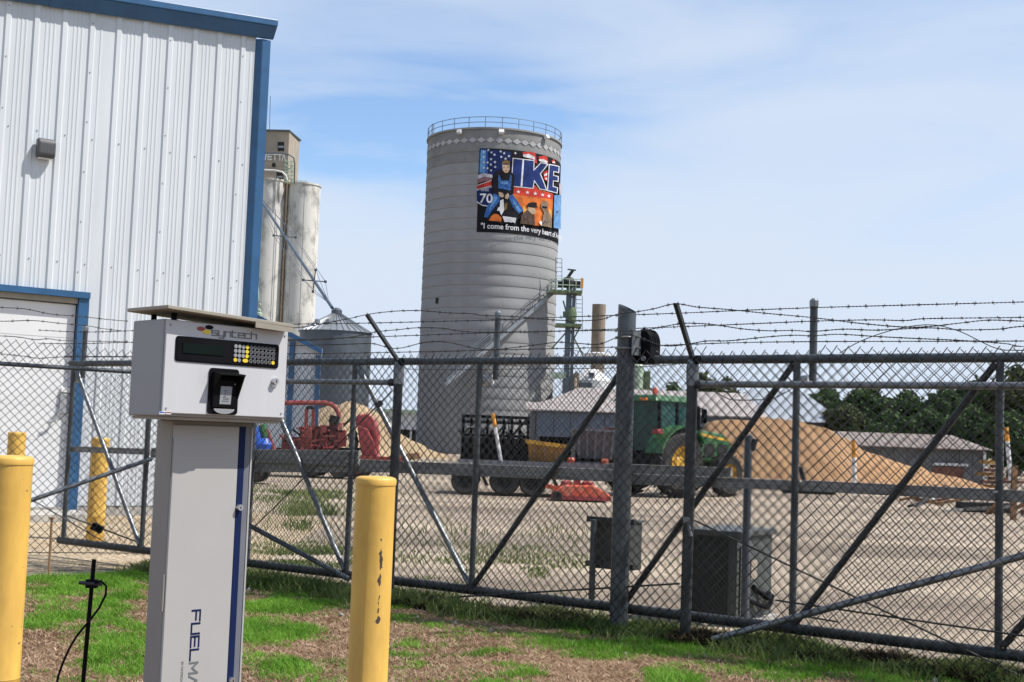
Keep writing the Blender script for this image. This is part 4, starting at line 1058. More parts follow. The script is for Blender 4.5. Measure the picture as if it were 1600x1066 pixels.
# ------------------------------------------------------------------ chain link
PITCH_W = .0862
def fabric_arrays(s0, s1, z0f, z1f, org, d, nrm, off, r=.0026, seed=1):
    h = PITCH_W / 2; ns = int((s1 - s0) / h); V, F_ = [], []; kk = 0
    g = np.random.default_rng(seed)
    d_, n_ = np.array(d), np.array(nrm); o_ = np.array(org)
    for i in range(ns):
        s = s0 + i * h; za, zb = z0f(s), z1f(s); nb = int(round((zb - za) / h)) + 1
        j = np.arange(nb); z = za + j * h
        sx = s + h * ((j + i) % 2) + (gnoise(z, z * 0 + s, .5, seed) - .5) * .016
        yo = np.where((j + i) % 2 == 0, -.0028, .0028) + .03 * (gnoise(np.full(nb, s), z, .55, seed + 2) - .5)
        # the twisted tips stand up above the last diamond
        z[-1] = z[-1] - h + h * (1.35 if (nb - 1 + i) % 2 else 1.0)
        P_ = o_ + sx[:, None] * d_ + (off + yo)[:, None] * n_ + z[:, None] * np.array([0, 0, 1.0])
        ring = np.stack([P_ + d_ * r * 1.35, P_ + n_ * r, P_ - d_ * r * 1.35, P_ - n_ * r], 1)
        V.append(ring.reshape(-1, 3)); base = kk + np.arange(nb - 1)[:, None] * 4
        q = np.arange(4)[None]; a = base + q; b = base + (q + 1) % 4
        F_.append(np.stack([a, b, b + 4, a + 4], -1).reshape(-1, 4)); kk += nb * 4
    return np.concatenate(V), np.concatenate(F_)
def barbed(b, pts, r=.0026, twist=.055, barb=.125, seed=0):
    P_ = spline(pts, .014); n = len(P_); ph = 0
    g = random.Random(seed); acc = g.random() * barb
    for k in (0, 1):
        out = []
        L = 0
        for i, p in enumerate(P_):
            if i: L += (p - P_[i - 1]).length
            t = (P_[min(i + 1, n - 1)] - P_[max(i - 1, 0)]).normalized(); u = t.cross(Vector((0, 0, 1))).normalized(); w = u.cross(t)
            a = 2 * math.pi * L / twist + k * math.pi
            out.append(p + (u * math.cos(a) + w * math.sin(a)) * r * 1.05)
        b.tube(out, r, 4, False)
    L = acc
    for i in range(1, n):
        L += (P_[i] - P_[i - 1]).length
        if L > barb:
            L = g.uniform(-.012, .012); p = P_[i]; t = (P_[i] - P_[i - 1]).normalized()
            for k in range(3):
                dd = Vector((g.uniform(-1, 1), g.uniform(-1, 1), g.uniform(-1, 1))); dd = (dd - t * dd.dot(t) * .75).normalized() * .017
                b.tube([p - dd + t * .004 * (k - 1), p + dd + t * .004 * (k - 1)], .0017, 4)
            b.tube([p - t * .008, p + t * .008], .0056, 6)
def fpts(pp, off, z_only=False): return [pl(px, py, G0 + FN * off, FN) for px, py in pp]

# ------------------------------------------------------------------ sliding gate (behind)
gate = thing('sliding_gate', 'long dark pipe framed sliding gate with diagonal braces and plank rail', 'gate', tuple(gp(0, 0)))
sL = gs(103, 700)[0]; sR = S_END
TOPZ, BOTZ = 2.155, .17
MB().cyl(gp(sL, TOPZ), gp(sR, TOPZ), .034, n=14).build('top_rail', M['steel'], gate, smooth=True)
MB().cyl(gp(sL - .02, BOTZ), gp(sR, BOTZ), .040, n=14).build('bottom_rail', M['steel_dark'], gate, smooth=True)
verts_px = [(99, 842), (221, 858), (386, 878), (541, 896), (737, 916), (972, 950), (1238, 975), (1560, 1012)]
VS = [gs(*q)[0] for q in verts_px]
for i, s in enumerate(VS): MB().cyl(gp(s, BOTZ + .02), gp(s, TOPZ - .02), .027, n=12).build('upright', M['steel'], gate, smooth=True)
VS.append(VS[-1] + 1.5)
for i in range(8):
    dn = i < 4
    a, b_ = (VS[i] + .03, TOPZ - .04), (VS[i + 1] - .03, BOTZ + .05)
    if not dn: a, b_ = (VS[i] + .03, BOTZ + .05), (VS[i + 1] - .03, TOPZ - .04)
    MB().cyl(gp(a[0], a[1], .0), gp(b_[0], b_[1], .0), .025, n=12).build('brace', M['steel_light'] if i < 4 else M['steel_dark'], gate, smooth=True)
def plank(x0, y0a, y0b, x1, y1a, y1b, off, m):
    (sa, za), (sb, zb) = gs(x0, y0a, off), gs(x0, y0b, off); (sc, zc), (sd_, zd) = gs(x1, y1a, off), gs(x1, y1b, off)
    o = gate
    MB().hexa([gp(sa, zb, off), gp(sc, zd, off), gp(sa, zb, off - .035), gp(sc, zd, off - .035), gp(sa, za, off), gp(sc, zc, off), gp(sa, za, off - .035), gp(sc, zc, off - .035)]).build('plank', m, o, bevel=.004)
plank(105, 697, 706, 232, 701, 711, -.032, M['plank']); plank(236, 700, 715, 560, 704, 729, -.032, M['plank'])
plank(395, 722, 738, 735, 723, 739, -.075, M['plank']); plank(562, 718, 737, 985, 735, 754, -.03, M['plank'])
plank(945, 724, 742, 1142, 731, 746, -.07, M['plank']); plank(987, 740, 757, 1250, 751, 767, -.03, M['plank']); plank(1252, 750, 767, 1720, 772, 792, -.03, M['plank'])
for px, ptop in ((130, 511), (775, 488), (1270, 469)):
    s, z = gs(px, 565, -.07); zt = gs(px, ptop, -.07)[1]
    zb = TOPZ - .16
    e = MB().cyl(gp(s, zb, -.075), gp(s, zt - .03, -.075), .0285, n=12).build('wire_post', M['steel'], gate, smooth=True)
    MB().lathe([(.034, zt - .05), (.034, zt - .005), (.018, zt + .012)], 12, (gp(s, 0, -.075).x, gp(s, 0, -.075).y)).build('cap', M['steel_light'], e, smooth=True, auto=30)
    MB().cyl(gp(s - .04, zb - .0, -.075), gp(s - .13, zb - .01, -.06), .045, n=12).build('clamp_cap', M['white'], e, smooth=True, auto=30)
v, f = fabric_arrays(sL + .01, sR, lambda s: .12, lambda s: TOPZ + .03, G0, FD, FN, .042, .0021, 3)
arrays('chain_link_fabric', v, f, M['mesh'], gate, kind='stuff')
S1 = [(60, 516), (130, 519), (205, 517), (330, 512), (450, 507), (575, 505), (700, 502), (775, 500), (900, 495), (1050, 490), (1140, 486), (1270, 481), (1450, 476), (1600, 472), (1760, 467), (1960, 461)]
S2 = [(60, 537), (130, 537), (205, 535), (330, 533), (450, 531), (600, 526), (740, 521), (850, 518), (960, 514.5), (1080, 510), (1200, 505), (1270, 502), (1360, 500), (1415, 501), (1450, 498), (1600, 496), (1760, 492), (1960, 488)]
S3 = [(100, 557), (200, 557), (330, 555), (450, 553), (600, 551), (775, 547), (960, 542.5), (1140, 536), (1270, 534), (1430, 533.5), (1600, 533), (1760, 531), (1960, 528)]
for k, S_ in enumerate((S1, S2, S3)):
    b = MB(); barbed(b, fpts(S_, -.045), seed=k); b.build('barbed_wire', M['wire'], gate)
b = MB(); b.tube(spline(fpts([(1312, 552), (1335, 538), (1365, 525), (1400, 514.5), (1430, 509), (1462, 508), (1500, 518), (1535, 535), (1562, 546), (1600, 547.5), (1700, 549)], -.03), .05), .0035, 5); b.build('loose_wire', M['wire'], gate)
b = MB(); b.tube(spline(fpts([(610, 566), (640, 577), (800, 577), (965, 575), (1050, 570), (1080, 566)], .05), .1), .003, 5)
b.tube(spline(fpts([(1120, 613), (1140, 624), (1180, 625), (1210, 622), (1240, 606)], .05), .05), .004, 5); b.build('tie_wire', M['wire'], gate)
b = MB()
for px, py in ((735, 668), (548, 706), (545, 722), (1238, 745), (1558, 770)):
    s, z = gs(px, py); b.lathe([(.031, z), (.031, z + .012)], 12, (gp(s, 0).x, gp(s, 0).y))
b.build('weld_band', M['chrome'], gate)

# ------------------------------------------------------------------ fixed chain link fence (front)
OFF = .20
fence = thing('chain_link_fence', 'galvanised chain link fence with barbed wire arms in front of the gate', 'fence', tuple(gp(1.0, 0, OFF)), 0, 'chain link fence runs')
s610 = gs(603, 900, OFF)[0]; s1070 = gs(1066, 980, OFF)[0]
MB().cyl(gp(CORNER_S, -.1, OFF - .04), gp(CORNER_S, 2.12, OFF - .04), .034, n=12).build('corner_post', M['steel_dark'], fence, smooth=True)
for s, dx in ((s610, .0), (s1070, .0)):
    pst = MB().cyl(gp(s, -.1, OFF - .05), gp(s + .01, 2.10, OFF - .05), .042, n=14).build('post', M['steel_dark'], fence, smooth=True)
    zc = 2.10; q = gp(s + .01, 0, OFF - .05)
    MB().lathe([(.048, zc - .16), (.050, zc - .02), (.044, zc + .03), (.02, zc + .05)], 14, (q.x, q.y)).build('post_cap', M['steel_light'], pst, smooth=True, auto=30)
    a = gp(s + .01, 2.13, OFF - .05)
    tip = pl(*((573, 492) if s == s610 else (1055, 474)), G0 + FN * (OFF + .27), FN)
    am = MB(); am.bar(a, tip, .036, .010, FN); am.bar(a + FD * .0175, tip + FD * .0175, .006, .034, FN); am.build('barb_arm', M['steel_dark'], pst)
    k = MB(); k.lathe([(.030, -.035), (.034, 0), (.030, .035)], 10)
    rt = Matrix.Rotation(R(80), 3, 'X')
    for v_ in k.v: v_.xyz = rt @ v_ + gp(s + .055, 2.14, OFF - .03)
    k.build('rail_end_cup', M['black'], pst, smooth=True)
RZ = 1.955
MB().cyl(gp(CORNER_S, RZ + .01, OFF - .05), gp(s610 - .05, RZ, OFF - .05), .026, n=12).build('rail', M['steel_light'], fence, smooth=True)
MB().cyl(gp(s1070 + .05, RZ, OFF - .05), gp(S_END, RZ, OFF - .05), .026, n=12).build('rail', M['steel_light'], fence, smooth=True)
for s, g_ in ((s610 - .06, 1), (s1070 + .06, -1)): MB().cyl(gp(s - .03, RZ, OFF - .05), gp(s + .03, RZ, OFF - .05), .036, n=10).build('rail_end_cup', M['steel_dark'], fence, smooth=True)
# brace pipes and truss rods
br_ = [((243, 742), (545, 905)), ((1112, 1000), (1600, 868))]
(sa, za), (sb, zb) = gs(*br_[0][0], OFF - .06), gs(*br_[0][1], OFF - .06)
MB().cyl(gp(sa, za, OFF - .06), gp(sb, zb, OFF - .06), .024, n=12).build('brace_pipe', M['steel'], fence, smooth=True)
(sa, za), (sb, zb) = gs(*br_[1][0], OFF - .03), gs(*br_[1][1], OFF - .03); ex = (S_END - sa) / (sb - sa)
MB().cyl(gp(sa, max(za, .0), OFF - .03), gp(sa + (sb - sa) * ex, za + (zb - za) * ex, OFF - .03), .026, n=12).build('brace_pipe', M['steel_light'], fence, smooth=True)
b = MB()
for pa_, pb_, r_ in (((1070, 806), (1598, 1058), .007), ((596, 940), (1062, 912), .008), ((1212, 938), (1600, 994), .007), ((395, 826), (612, 612), .006), ((1250, 962), (1310, 972), .006)):
    b = MB(); b.cyl(Vector(fpts([pa_], OFF - .08)[0]), Vector(fpts([pb_], OFF - .08)[0]), r_, n=6); b.build('truss_rod', M['steel_dark'], fence)
q = fpts([(592, 632)], OFF - .08)[0]; MB().box(q, (.07, .05, .05), Matrix.Rotation(R(-40), 3, 'Y')).build('turnbuckle', M['steel_dark'], fence)
q0, q1 = fpts([(1073, 812), (1080, 838)], OFF - .02); b = MB(); b.cyl(q0, q1, .014, n=8); b.box(q0, (.05, .05, .04)); b.build('rod_bracket', M['steel_light'], fence)
v, f = fabric_arrays(CORNER_S - .02, S_END, lambda s: .03 + .05 * float(gnoise(s, 0, 1.1, 2)) - .03, lambda s: 2.205, G0, FD, FN, OFF, .0033, 9)
arrays('chain_link_fabric', v, f, M['mesh'], fence, kind='stuff')
b = MB(); b.tube([gp(CORNER_S, .10, OFF), gp(s610, .05, OFF), gp(s1070, .0, OFF)], .003, 5); b.build('tension_wire', M['wire'], fence)
WA = [(0, 480.5), (40, 483), (80, 491), (125, 494.5), (165, 499), (200, 502), (300, 507), (400, 512), (465, 512), (540, 499), (574, 491.5), (610, 487), (640, 485.5), (665, 486), (700, 489), (735, 490), (755, 493), (800, 494.5), (850, 499), (900, 501.5), (940, 499), (965, 491), (990, 488), (1020, 483), (1055, 475), (1090, 480), (1140, 484), (1200, 490), (1270, 496.5), (1340, 505), (1410, 511), (1450, 510.5), (1500, 505), (1545, 500.5), (1600, 502), (1740, 506), (1960, 500)]
WB = [(0, 502), (50, 501), (95, 505.5), (135, 509), (160, 513.5), (190, 517), (320, 524), (450, 532), (540, 528), (586, 519), (625, 515), (650, 512.5), (690, 513), (715, 517), (740, 519), (800, 519), (860, 518), (920, 516.5), (960, 517), (1000, 517), (1020, 514), (1062, 506), (1090, 505.5), (1120, 508), (1160, 514), (1200, 517), (1240, 516.5), (1270, 518), (1320, 514.5), (1370, 516), (1450, 512.5), (1500, 515.5), (1560, 514.5), (1600, 510), (1740, 503), (1960, 508)]
WC = [(0, 525), (30, 527), (55, 531), (75, 529.5), (105, 532.5), (200, 534), (330, 540), (460, 540), (540, 538), (580, 537), (598, 541), (615, 544.5), (632, 543), (660, 536), (690, 534), (720, 539), (745, 545), (775, 546), (830, 540), (870, 535), (900, 536.5), (935, 538), (960, 529), (980, 523), (1000, 528), (1035, 540), (1060, 540), (1080, 537), (1105, 533), (1140, 532.5), (1200, 526.5), (1240, 524), (1270, 525), (1310, 522.5), (1370, 526), (1430, 529), (1500, 532), (1570, 537), (1600, 542), (1740, 552), (1960, 548)]
for k, (S_, o_) in enumerate(((WA, OFF + .26), (WB, OFF + .16), (WC, OFF + .07))):
    b = MB(); barbed(b, fpts([q for q in S_ if q[0] >= 230], o_), seed=10 + k); b.build('barbed_wire', M['wire'], fence)

# side fence, from the corner post towards the left edge of the picture
side = thing('chain_link_fence', 'side run of chain link fence going left from behind the fuel terminal', 'fence', tuple(CORNER + LD * 1.5), 0, 'chain link fence runs')
lpz = lambda t, z, off=0.0: CORNER + LD * t + LN * off + Vector((0, 0, z))
def lpt(px, py, off=0.0): return pl(px, py, CORNER + LN * off, LN)
MB().cyl(lpz(.05, 2.03, -.03), lpz(9, 2.10, -.03), .022, n=12).build('rail', M['steel'], side, smooth=True)
a, b_ = lpt(237, 717, -.03), lpt(48, 782, -.03)
MB().cyl(a, a + (b_ - a) * 1.45, .023, n=12).build('brace_pipe', M['steel_light'], side, smooth=True)
for k, t in enumerate(((b_ - CORNER).dot(LD) + 1.1, (b_ - CORNER).dot(LD) + 3.9)): MB().cyl(lpz(t, -.05, -.03), lpz(t, 2.10, -.03), .026, n=12).build('post', M['steel_dark'], side, smooth=True)
a, b2 = lpt(50, 781, -.03), lpt(165, 848, -.03); MB().cyl(a, b2, .006, n=6).build('truss_rod', M['steel_dark'], side)
a, b2 = lpt(105, 806, -.06), lpt(212, 846, -.06); MB().cyl(a, b2, .008, n=6).build('truss_rod', M['steel_dark'], side)
q = lpt(152, 825, -.06); MB().box(q, (.11, .07, .07), Matrix.Rotation(R(25), 3, 'Y')).build('turnbuckle', M['black'], side)
v, f = fabric_arrays(0, 8.5, lambda s: .16 + .03 * s, lambda s: 2.25 + .012 * s, CORNER, LD, LN, .0, .0030, 15)
arrays('chain_link_fabric', v, f, M['mesh'], side, kind='stuff')
b = MB(); b.tube([lpz(0, .18, .0), lpz(3, .25, .0), lpz(9, .42, .0)], .004, 5); b.build('tension_wire', M['wire'], side)
for k, (S_, o_) in enumerate(((WA, .26), (WB, .16), (WC, .07), ([(0, 553), (40, 557), (60, 560), (100, 558), (200, 558), (240, 559)], .02))):
    pp = [q for q in S_ if q[0] <= 240]
    if k < 3: pp = [(-90, pp[0][1] - 3)] + pp
    b = MB(); barbed(b, [lpt(px, py, o_) for px, py in pp], seed=20 + k); b.build('barbed_wire', M['wire'], side)
# small rusty stake by the gravel
a, b_ = lpt(81, 810, .1), lpt(79, 853, .1)
t = thing('steel_stake', 'short rusty steel stake at the foot of the side fence', 'stake', tuple(b_)); MB().cyl(b_ - Vector((0, 0, .3)), a, .012, n=8).build('rod', M['rust'], t); MB().box(a, (.045, .045, .02)).build('cap', M['rust'], t)

# ------------------------------------------------------------------ big roller post
PO = .118
sp_, _ = gs(966, 985, PO); zt = gs(977, 482, PO)[1]
pst = thing('gate_post', 'tall thick grey gate post with a black roller cover clamped beside its top', 'gate post', tuple(gp(sp_, 0, PO)))
b = MB(); q = gp(sp_, 0, PO)
n_ = 24; rr = .073
ring0 = [q + Vector((rr * math.cos(2 * math.pi * i / n_), rr * math.sin(2 * math.pi * i / n_), -.2)) for i in range(n_)]
ring1 = [v + Vector((0, 0, zt + .2 - .035 * ((v - q).dot(FD) / rr))) for v in ring0]
b.add(ring0 + ring1, [(i, (i + 1) % n_, n_ + (i + 1) % n_, n_ + i) for i in range(n_)])
ring2 = [q + (v - q) * .9 + Vector((0, 0, 0)) for v in ring1]
for v, w in zip(ring2, ring1): v.z = w.z - .0
ring3 = [v - Vector((0, 0, .3)) for v in ring2]
k = len(b.v); b.add(ring1 + ring2 + ring3, [(i, (i + 1) % n_, n_ + (i + 1) % n_, n_ + i) for i in range(n_)] + [(n_ + i, n_ + (i + 1) % n_, 2 * n_ + (i + 1) % n_, 2 * n_ + i) for i in range(n_)] + [tuple(range(2 * n_, 3 * n_))])
b.build('pipe', M['steel'], pst, smooth=True, auto=35)
for py in (528, 545):
    z = gs(975, py, PO)[1]; rb = .083
    pts = [q + FD * (.17) + FN * rb] + [q + FD * (rb * math.sin(a_)) + FN * (rb * math.cos(a_)) for a_ in [R(80 - 20 * i) for i in range(14)]] + [q + FD * .17 - FN * rb]
    MB().tube([p_ + Vector((0, 0, z)) for p_ in pts], .009, 8).build('u_bolt', M['steel_light'], pst, smooth=True)
z = gs(975, 537, PO)[1]
MB().hexa([gp(sp_ + .10 + i * .016, z - .10 + k_ * .20, PO + j * .09) for k_ in (0, 1) for j in (-1, 1) for i in (0, 1)]).build('bracket_plate', M['steel_light'], pst, bevel=.003)
c0 = .125
cp = [(-.115, -.13), (.115, -.13), (.115, .02)] + [(.115 * math.cos(R(a_)), .03 + .115 * math.sin(R(a_))) for a_ in range(10, 171, 10)] + [(-.115, .02)]
zc = gs(1012, 548, 0)[1] + .02; s0 = gs(1012, 540, 0)[0]
cv = MB().prism([gp(s0 + u * .62, zc + w * 1.0, .085) for u, w in [(x, y) for x, y in cp]], FN * -.17).build('roller_cover', M['black'], pst, bevel=.006)
for i in range(5):
    o_ = .07 - i * .035
    MB().tube([gp(s0 + .62 * .118 * math.cos(R(a_)), zc + .03 + .118 * math.sin(R(a_)), o_) for a_ in range(-10, 191, 10)], .004, 5).build('cover_rib', M['black'], cv)
MB().cyl(gp(s0 + .02, zc - .09, .09), gp(s0 + .02, zc - .09, .11), .02, n=10).build('axle_nut', M['steel_light'], cv)

# ------------------------------------------------------------------ boxes behind the gate
def obox(b, p0, L, D, z0, z1): b.hexa([p0 + FD * (i * L) - FN * (j * D) + Vector((0, 0, k)) for k in (z0, z1) for j in (0, 1) for i in (0, 1)]); return b
c0 = gz(1071, 968, 0); c0.z = 0
CL, CD = .46, .74; CH = at(1110, 836, c0.y).z
cb = thing('electrical_cabinet', 'grey green steel electrical cabinet on the gravel behind the gate', 'cabinet', tuple(c0))
b = MB(); obox(b, c0, CL, CD, .03, CH); b.build('body', M['cabinet'], cb, bevel=.008)
b = MB(); obox(b, c0 - FD * .03 + FN * .05, CL + .06, CD + .08, CH + .002, CH + .055); b.build('lid', M['cabinet'], cb, bevel=.01)
b = MB(); obox(b, c0 - FD * .05 + FN * .05, CL + .1, CD + .1, -.05, .028); b.build('plinth', M['concrete'], cb)
b = MB(); obox(b, c0 + FD * .008 + FN * .012, CL - .085, .011, .04, CH - .02); b.build('front_shade', M['black_and_shade'], cb, bevel=.004)  # near-black plate, the front face's shade put into its colour
pe = c0 + FD * (CL + .002) - FN * .06
b = MB(); b.hexa([pe - FN * (j * (CD - .12)) + FD * (i * .012) + Vector((0, 0, k)) for k in (.08, CH - .07) for j in (0, 1) for i in (0, 1)]); sdp = b.build('side_door', M['cabinet'], cb, bevel=.004)
b = MB(); b.hexa([pe + FD * .0125 - FN * (.20 + j * .12) + FD * (i * .006) + Vector((0, 0, k)) for k in (CH - .36, CH - .20) for j in (0, 1) for i in (0, 1)]); b.build('sticker', M['tanblock'], sdp)
b = MB(); b.hexa([pe + FD * .0125 - FN * (.06 + j * .09) + FD * (i * .02) + Vector((0, 0, k)) for k in (CH - .44, CH - .18) for j in (0, 1) for i in (0, 1)]); b.build('latch_recess', M['dark'], sdp)
b = MB(); q = pe + FD * .03 - FN * .22
b.tube(spline([q + Vector((0, 0, .30)), q - FN * .12 + Vector((0, 0, .25)), q - FN * .22 + FD * .04 + Vector((0, 0, .19)), q - FN * .34 + Vector((0, 0, .22))], .03), .022, 6); b.tube(spline([q + FN * .1 + Vector((0, 0, .20)), q + Vector((0, 0, .17)), q - FN * .2 + FD * .05 + Vector((0, 0, .12)), q - FN * .36 + FD * .02 + Vector((0, 0, .2))], .03), .02, 6)
b.build('cable', M['black'], cb)
c1 = gz(924, 946, 0); c1.z = 0
mp_ = thing('meter_pedestal', 'small grey utility box on a short post with two crossbars behind the gate', 'utility box', tuple(c1))
zz = lambda py: at(930, py, c1.y).z
MB().cyl(c1 - Vector((0, 0, .1)), c1 + Vector((0, 0, zz(812))), .03, n=10).build('leg', M['steel'], mp_, smooth=True)
p_ = c1 + FD * .33; MB().cyl(p_ - Vector((0, 0, .1)), p_ + Vector((0, 0, zz(812))), .03, n=10).build('leg', M['steel'], mp_, smooth=True)
for py in (812, 882):
    MB().hexa([c1 + FD * (-.10 + i * .50) + FN * (-.035 - j * .04) + Vector((0, 0, zz(py) - .025 + k * .05)) for k in (0, 1) for j in (0, 1) for i in (0, 1)]).build('crossbar', M['steel_dark'], mp_)
b = MB(); obox(b, c1 + FD * -.03 - FN * .08, .36, .24, zz(889), zz(815)); b.build('housing', M['box_dark'], mp_, bevel=.008)
b = MB(); obox(b, c1 + FD * -.045 - FN * .065, .39, .27, zz(815) + .002, zz(815) + .02); b.build('hood', M['cabinet'], mp_)
c2 = at(1163, 960, 10.35); c2 = gz(1164, 956, .12); c2.z = 0
t = thing('steel_post', 'slim blue grey steel post standing by the electrical cabinet', 'post', tuple(c2)); z2_ = at(1174, 682, c2.y).z
MB().cyl(c2 - Vector((0, 0, .2)), c2 + Vector((0, 0, z2_)), .034, n=12).build('pipe', M['galv_dark'], t, smooth=True)
MB().lathe([(.038, z2_ - .03), (.038, z2_ + .005), (.01, z2_ + .02)], 12, (c2.x, c2.y)).build('cap', M['galv_dark'], t, smooth=True)
MB().cyl(c2 + Vector((.03, 0, z2_ - .12)), c2 + Vector((.03, 0, z2_ - .02)) + FD * .03, .025, n=8).build('hook', M['steel_dark'], t)
# ------------------------------------------------------------------ yard machinery
def wheel(parent, c, r, w, axis, hub_m, lugs=0, hub=.55, name='wheel'):
    """tyre with a dished rim; axis is the unit axle direction"""
    axis = Vector(axis).normalized(); up = Vector((0, 0, 1)); f = axis.cross(up).normalized(); c = Vector(c)
    prof = [(r * hub, -w * .42), (r * .86, -w * .5), (r * .97, -w * .36), (r, -w * .15), (r, w * .15), (r * .97, w * .36), (r * .86, w * .5), (r * hub, w * .42)]
    n = 28; b = MB()
    P_ = lambda rr, y, a: c + axis * y + (f * math.cos(a) + up * math.sin(a)) * rr
    b.add([P_(rr, y, 2 * math.pi * i / n) for rr, y in prof for i in range(n)], [(j * n + i, j * n + (i + 1) % n, (j + 1) * n + (i + 1) % n, (j + 1) * n + i) for j in range(len(prof) - 1) for i in range(n)])
    for k in range(lugs):
        for sgn in (-1, 1):
            a = 2 * math.pi * (k + (.5 if sgn > 0 else 0)) / lugs; da = .30 * sgn
            q = [P_(r * .985, sgn * w * .02, a), P_(r * .985, sgn * w * .02, a + .07), P_(r * .97, sgn * w * .47, a + .30), P_(r * .97, sgn * w * .47, a + .23)]
            t = [P_(r * 1.045, sgn * w * .02, a), P_(r * 1.045, sgn * w * .02, a + .07), P_(r * 1.03, sgn * w * .47, a + .30), P_(r * 1.03, sgn * w * .47, a + .23)]
            b.add(q + t, [(0, 1, 2, 3), (4, 5, 6, 7), (0, 1, 5, 4), (1, 2, 6, 5), (2, 3, 7, 6), (3, 0, 4, 7)])
    ty = b.build(name, M['rubber'], parent, smooth=True, auto=35)
    b = MB(); pr = [(r * hub, -w * .40), (r * hub * .93, -w * .2), (r * hub * .45, -w * .10), (r * .16, -w * .22), (.01, -w * .22)]
    pr2 = [(q[0], -q[1]) for q in pr]
    for p_ in (pr, pr2): b.add([P_(rr, y, 2 * math.pi * i / n) for rr, y in p_ for i in range(n)], [(j * n + i, j * n + (i + 1) % n, (j + 1) * n + (i + 1) % n, (j + 1) * n + i) for j in range(len(p_) - 1) for i in range(n)])
    b.build('rim', hub_m, ty, smooth=True, auto=35)
    return ty
# ---- green tractor, three-quarter rear view, heading right and away
TB = gz(1057, 777); TB.z = 0
YAW = R(42)
tc = thing('tractor', 'green tractor with yellow wheels and tinted cab behind the big gate post', 'tractor', tuple(TB), YAW)
L_ = dict(world=False)                                  # local: x ahead, y to the left, z up; origin under the right rear wheel
for y in (0.0, 1.85): 
    o = MB(); b = wheel(tc, WM[tc.name] @ Vector((0, y, .93)), .93, .52, WM[tc.name].to_3x3() @ Vector((0, 1, 0)), M['jyellow'], 18, .52, 'rear_wheel')
for y in (.12, 1.73): wheel(tc, WM[tc.name] @ Vector((2.3, y, .62)), .62, .38, WM[tc.name].to_3x3() @ Vector((0, 1, 0)), M['jyellow'], 14, .52, 'front_wheel')
yc = .925
MB().prism([(-.5, yc - .3, .7), (2.9, yc - .3, .75), (2.9, yc - .3, 1.1), (1.0, yc - .3, 1.25), (-.5, yc - .3, 1.2)], (0, .6, 0)).build('chassis', M['dark'], tc, **L_)
hp = [(.95, .95), (2.98, .95), (3.10, 1.25), (3.04, 1.58), (2.7, 1.80), (.95, 1.97)]
hood = MB().prism([(x, yc - .40, z) for x, z in hp], (0, .8, 0)).build('bonnet', M['jgreen'], tc, bevel=.09, **L_)
for y in (yc - .406, yc + .399): MB().prism([(1.0, y, 1.80), (2.92, y, 1.58), (2.92, y, 1.65), (1.0, y, 1.89)], (0, .007, 0)).build('yellow_stripe', M['jyellow'], hood, **L_)
for k in range(3): MB().bx(1.2 + k * .6, 1.65 + k * .6, yc - .412, yc - .40, 1.12, 1.5).build('side_grille', M['dark'], hood, **L_)
MB().prism([(3.05, yc - .33, 1.0), (3.125, yc - .33, 1.25), (3.06, yc - .33, 1.5)], (0, .66, 0)).build('front_grille', M['dark'], hood, **L_)
wt = MB(); 
for k in range(6): wt.bx(3.12, 3.42, yc - .36 + k * .12, yc - .26 + k * .12, .62, 1.02)
wt.bx(2.8, 3.14, yc - .3, yc + .3, .7, .9); wt.build('front_weight', M['jgreen'], tc, bevel=.02, **L_)
MB().tube([(1.35, yc - .52, 1.5), (1.35, yc - .52, 2.45), (1.28, yc - .52, 2.55)], .06, 10).build('exhaust', M['black'], tc, smooth=True, **L_)
# cab
cz0, cz1 = 1.25, 2.62; cy0, cy1 = yc - .78, yc + .78
gl = MB().hexa([(-.55, cy0 + .04, cz0), (.92, cy0 + .10, cz0), (-.55, cy1 - .04, cz0), (.92, cy1 - .10, cz0), (-.62, cy0 + .02, cz1), (.72, cy0 + .04, cz1), (-.62, cy1 - .02, cz1), (.72, cy1 - .04, cz1)]).build('cab_glass', M['glass'], tc, **L_)
for x0, x1 in ((-.55, -.62), (.18, .12), (.92, .72)):
    for y in (cy0 + .03, cy1 - .03): MB().bar((x0, y, cz0), (x1, y, cz1), .075, .075, (0, 1, 0)).build('cab_pillar', M['black'], tc, **L_)
MB().bx(-.58, .3, cy0 + .02, cy0 + .06, cz0, cz0 + .25).build('lower_panel', M['black'], tc, **L_)
rf = MB().hexa([(-.85, cy0 - .06, cz1), (.95, cy0 - .06, cz1), (-.85, cy1 + .06, cz1), (.95, cy1 + .06, cz1), (-.72, cy0 + .06, cz1 + .19), (.82, cy0 + .06, cz1 + .19), (-.72, cy1 - .06, cz1 + .19), (.82, cy1 - .06, cz1 + .19)]).build('cab_roof', M['jgreen'], tc, bevel=.05, **L_)
MB().lathe([(.075, cz1 + .20), (.075, cz1 + .34), (.05, cz1 + .40)], 12, (-.45, cy0 + .35)).build('beacon', M['orange'], rf, smooth=True, **L_)
MB().bx(-.87, -.80, cy0 + .3, cy0 + .55, cz1 + .02, cz1 + .10).build('roof_lamp', M['amber'], rf, **L_)
MB().bx(-.87, -.80, cy1 - .55, cy1 - .3, cz1 + .02, cz1 + .10).build('roof_lamp', M['amber'], rf, **L_)
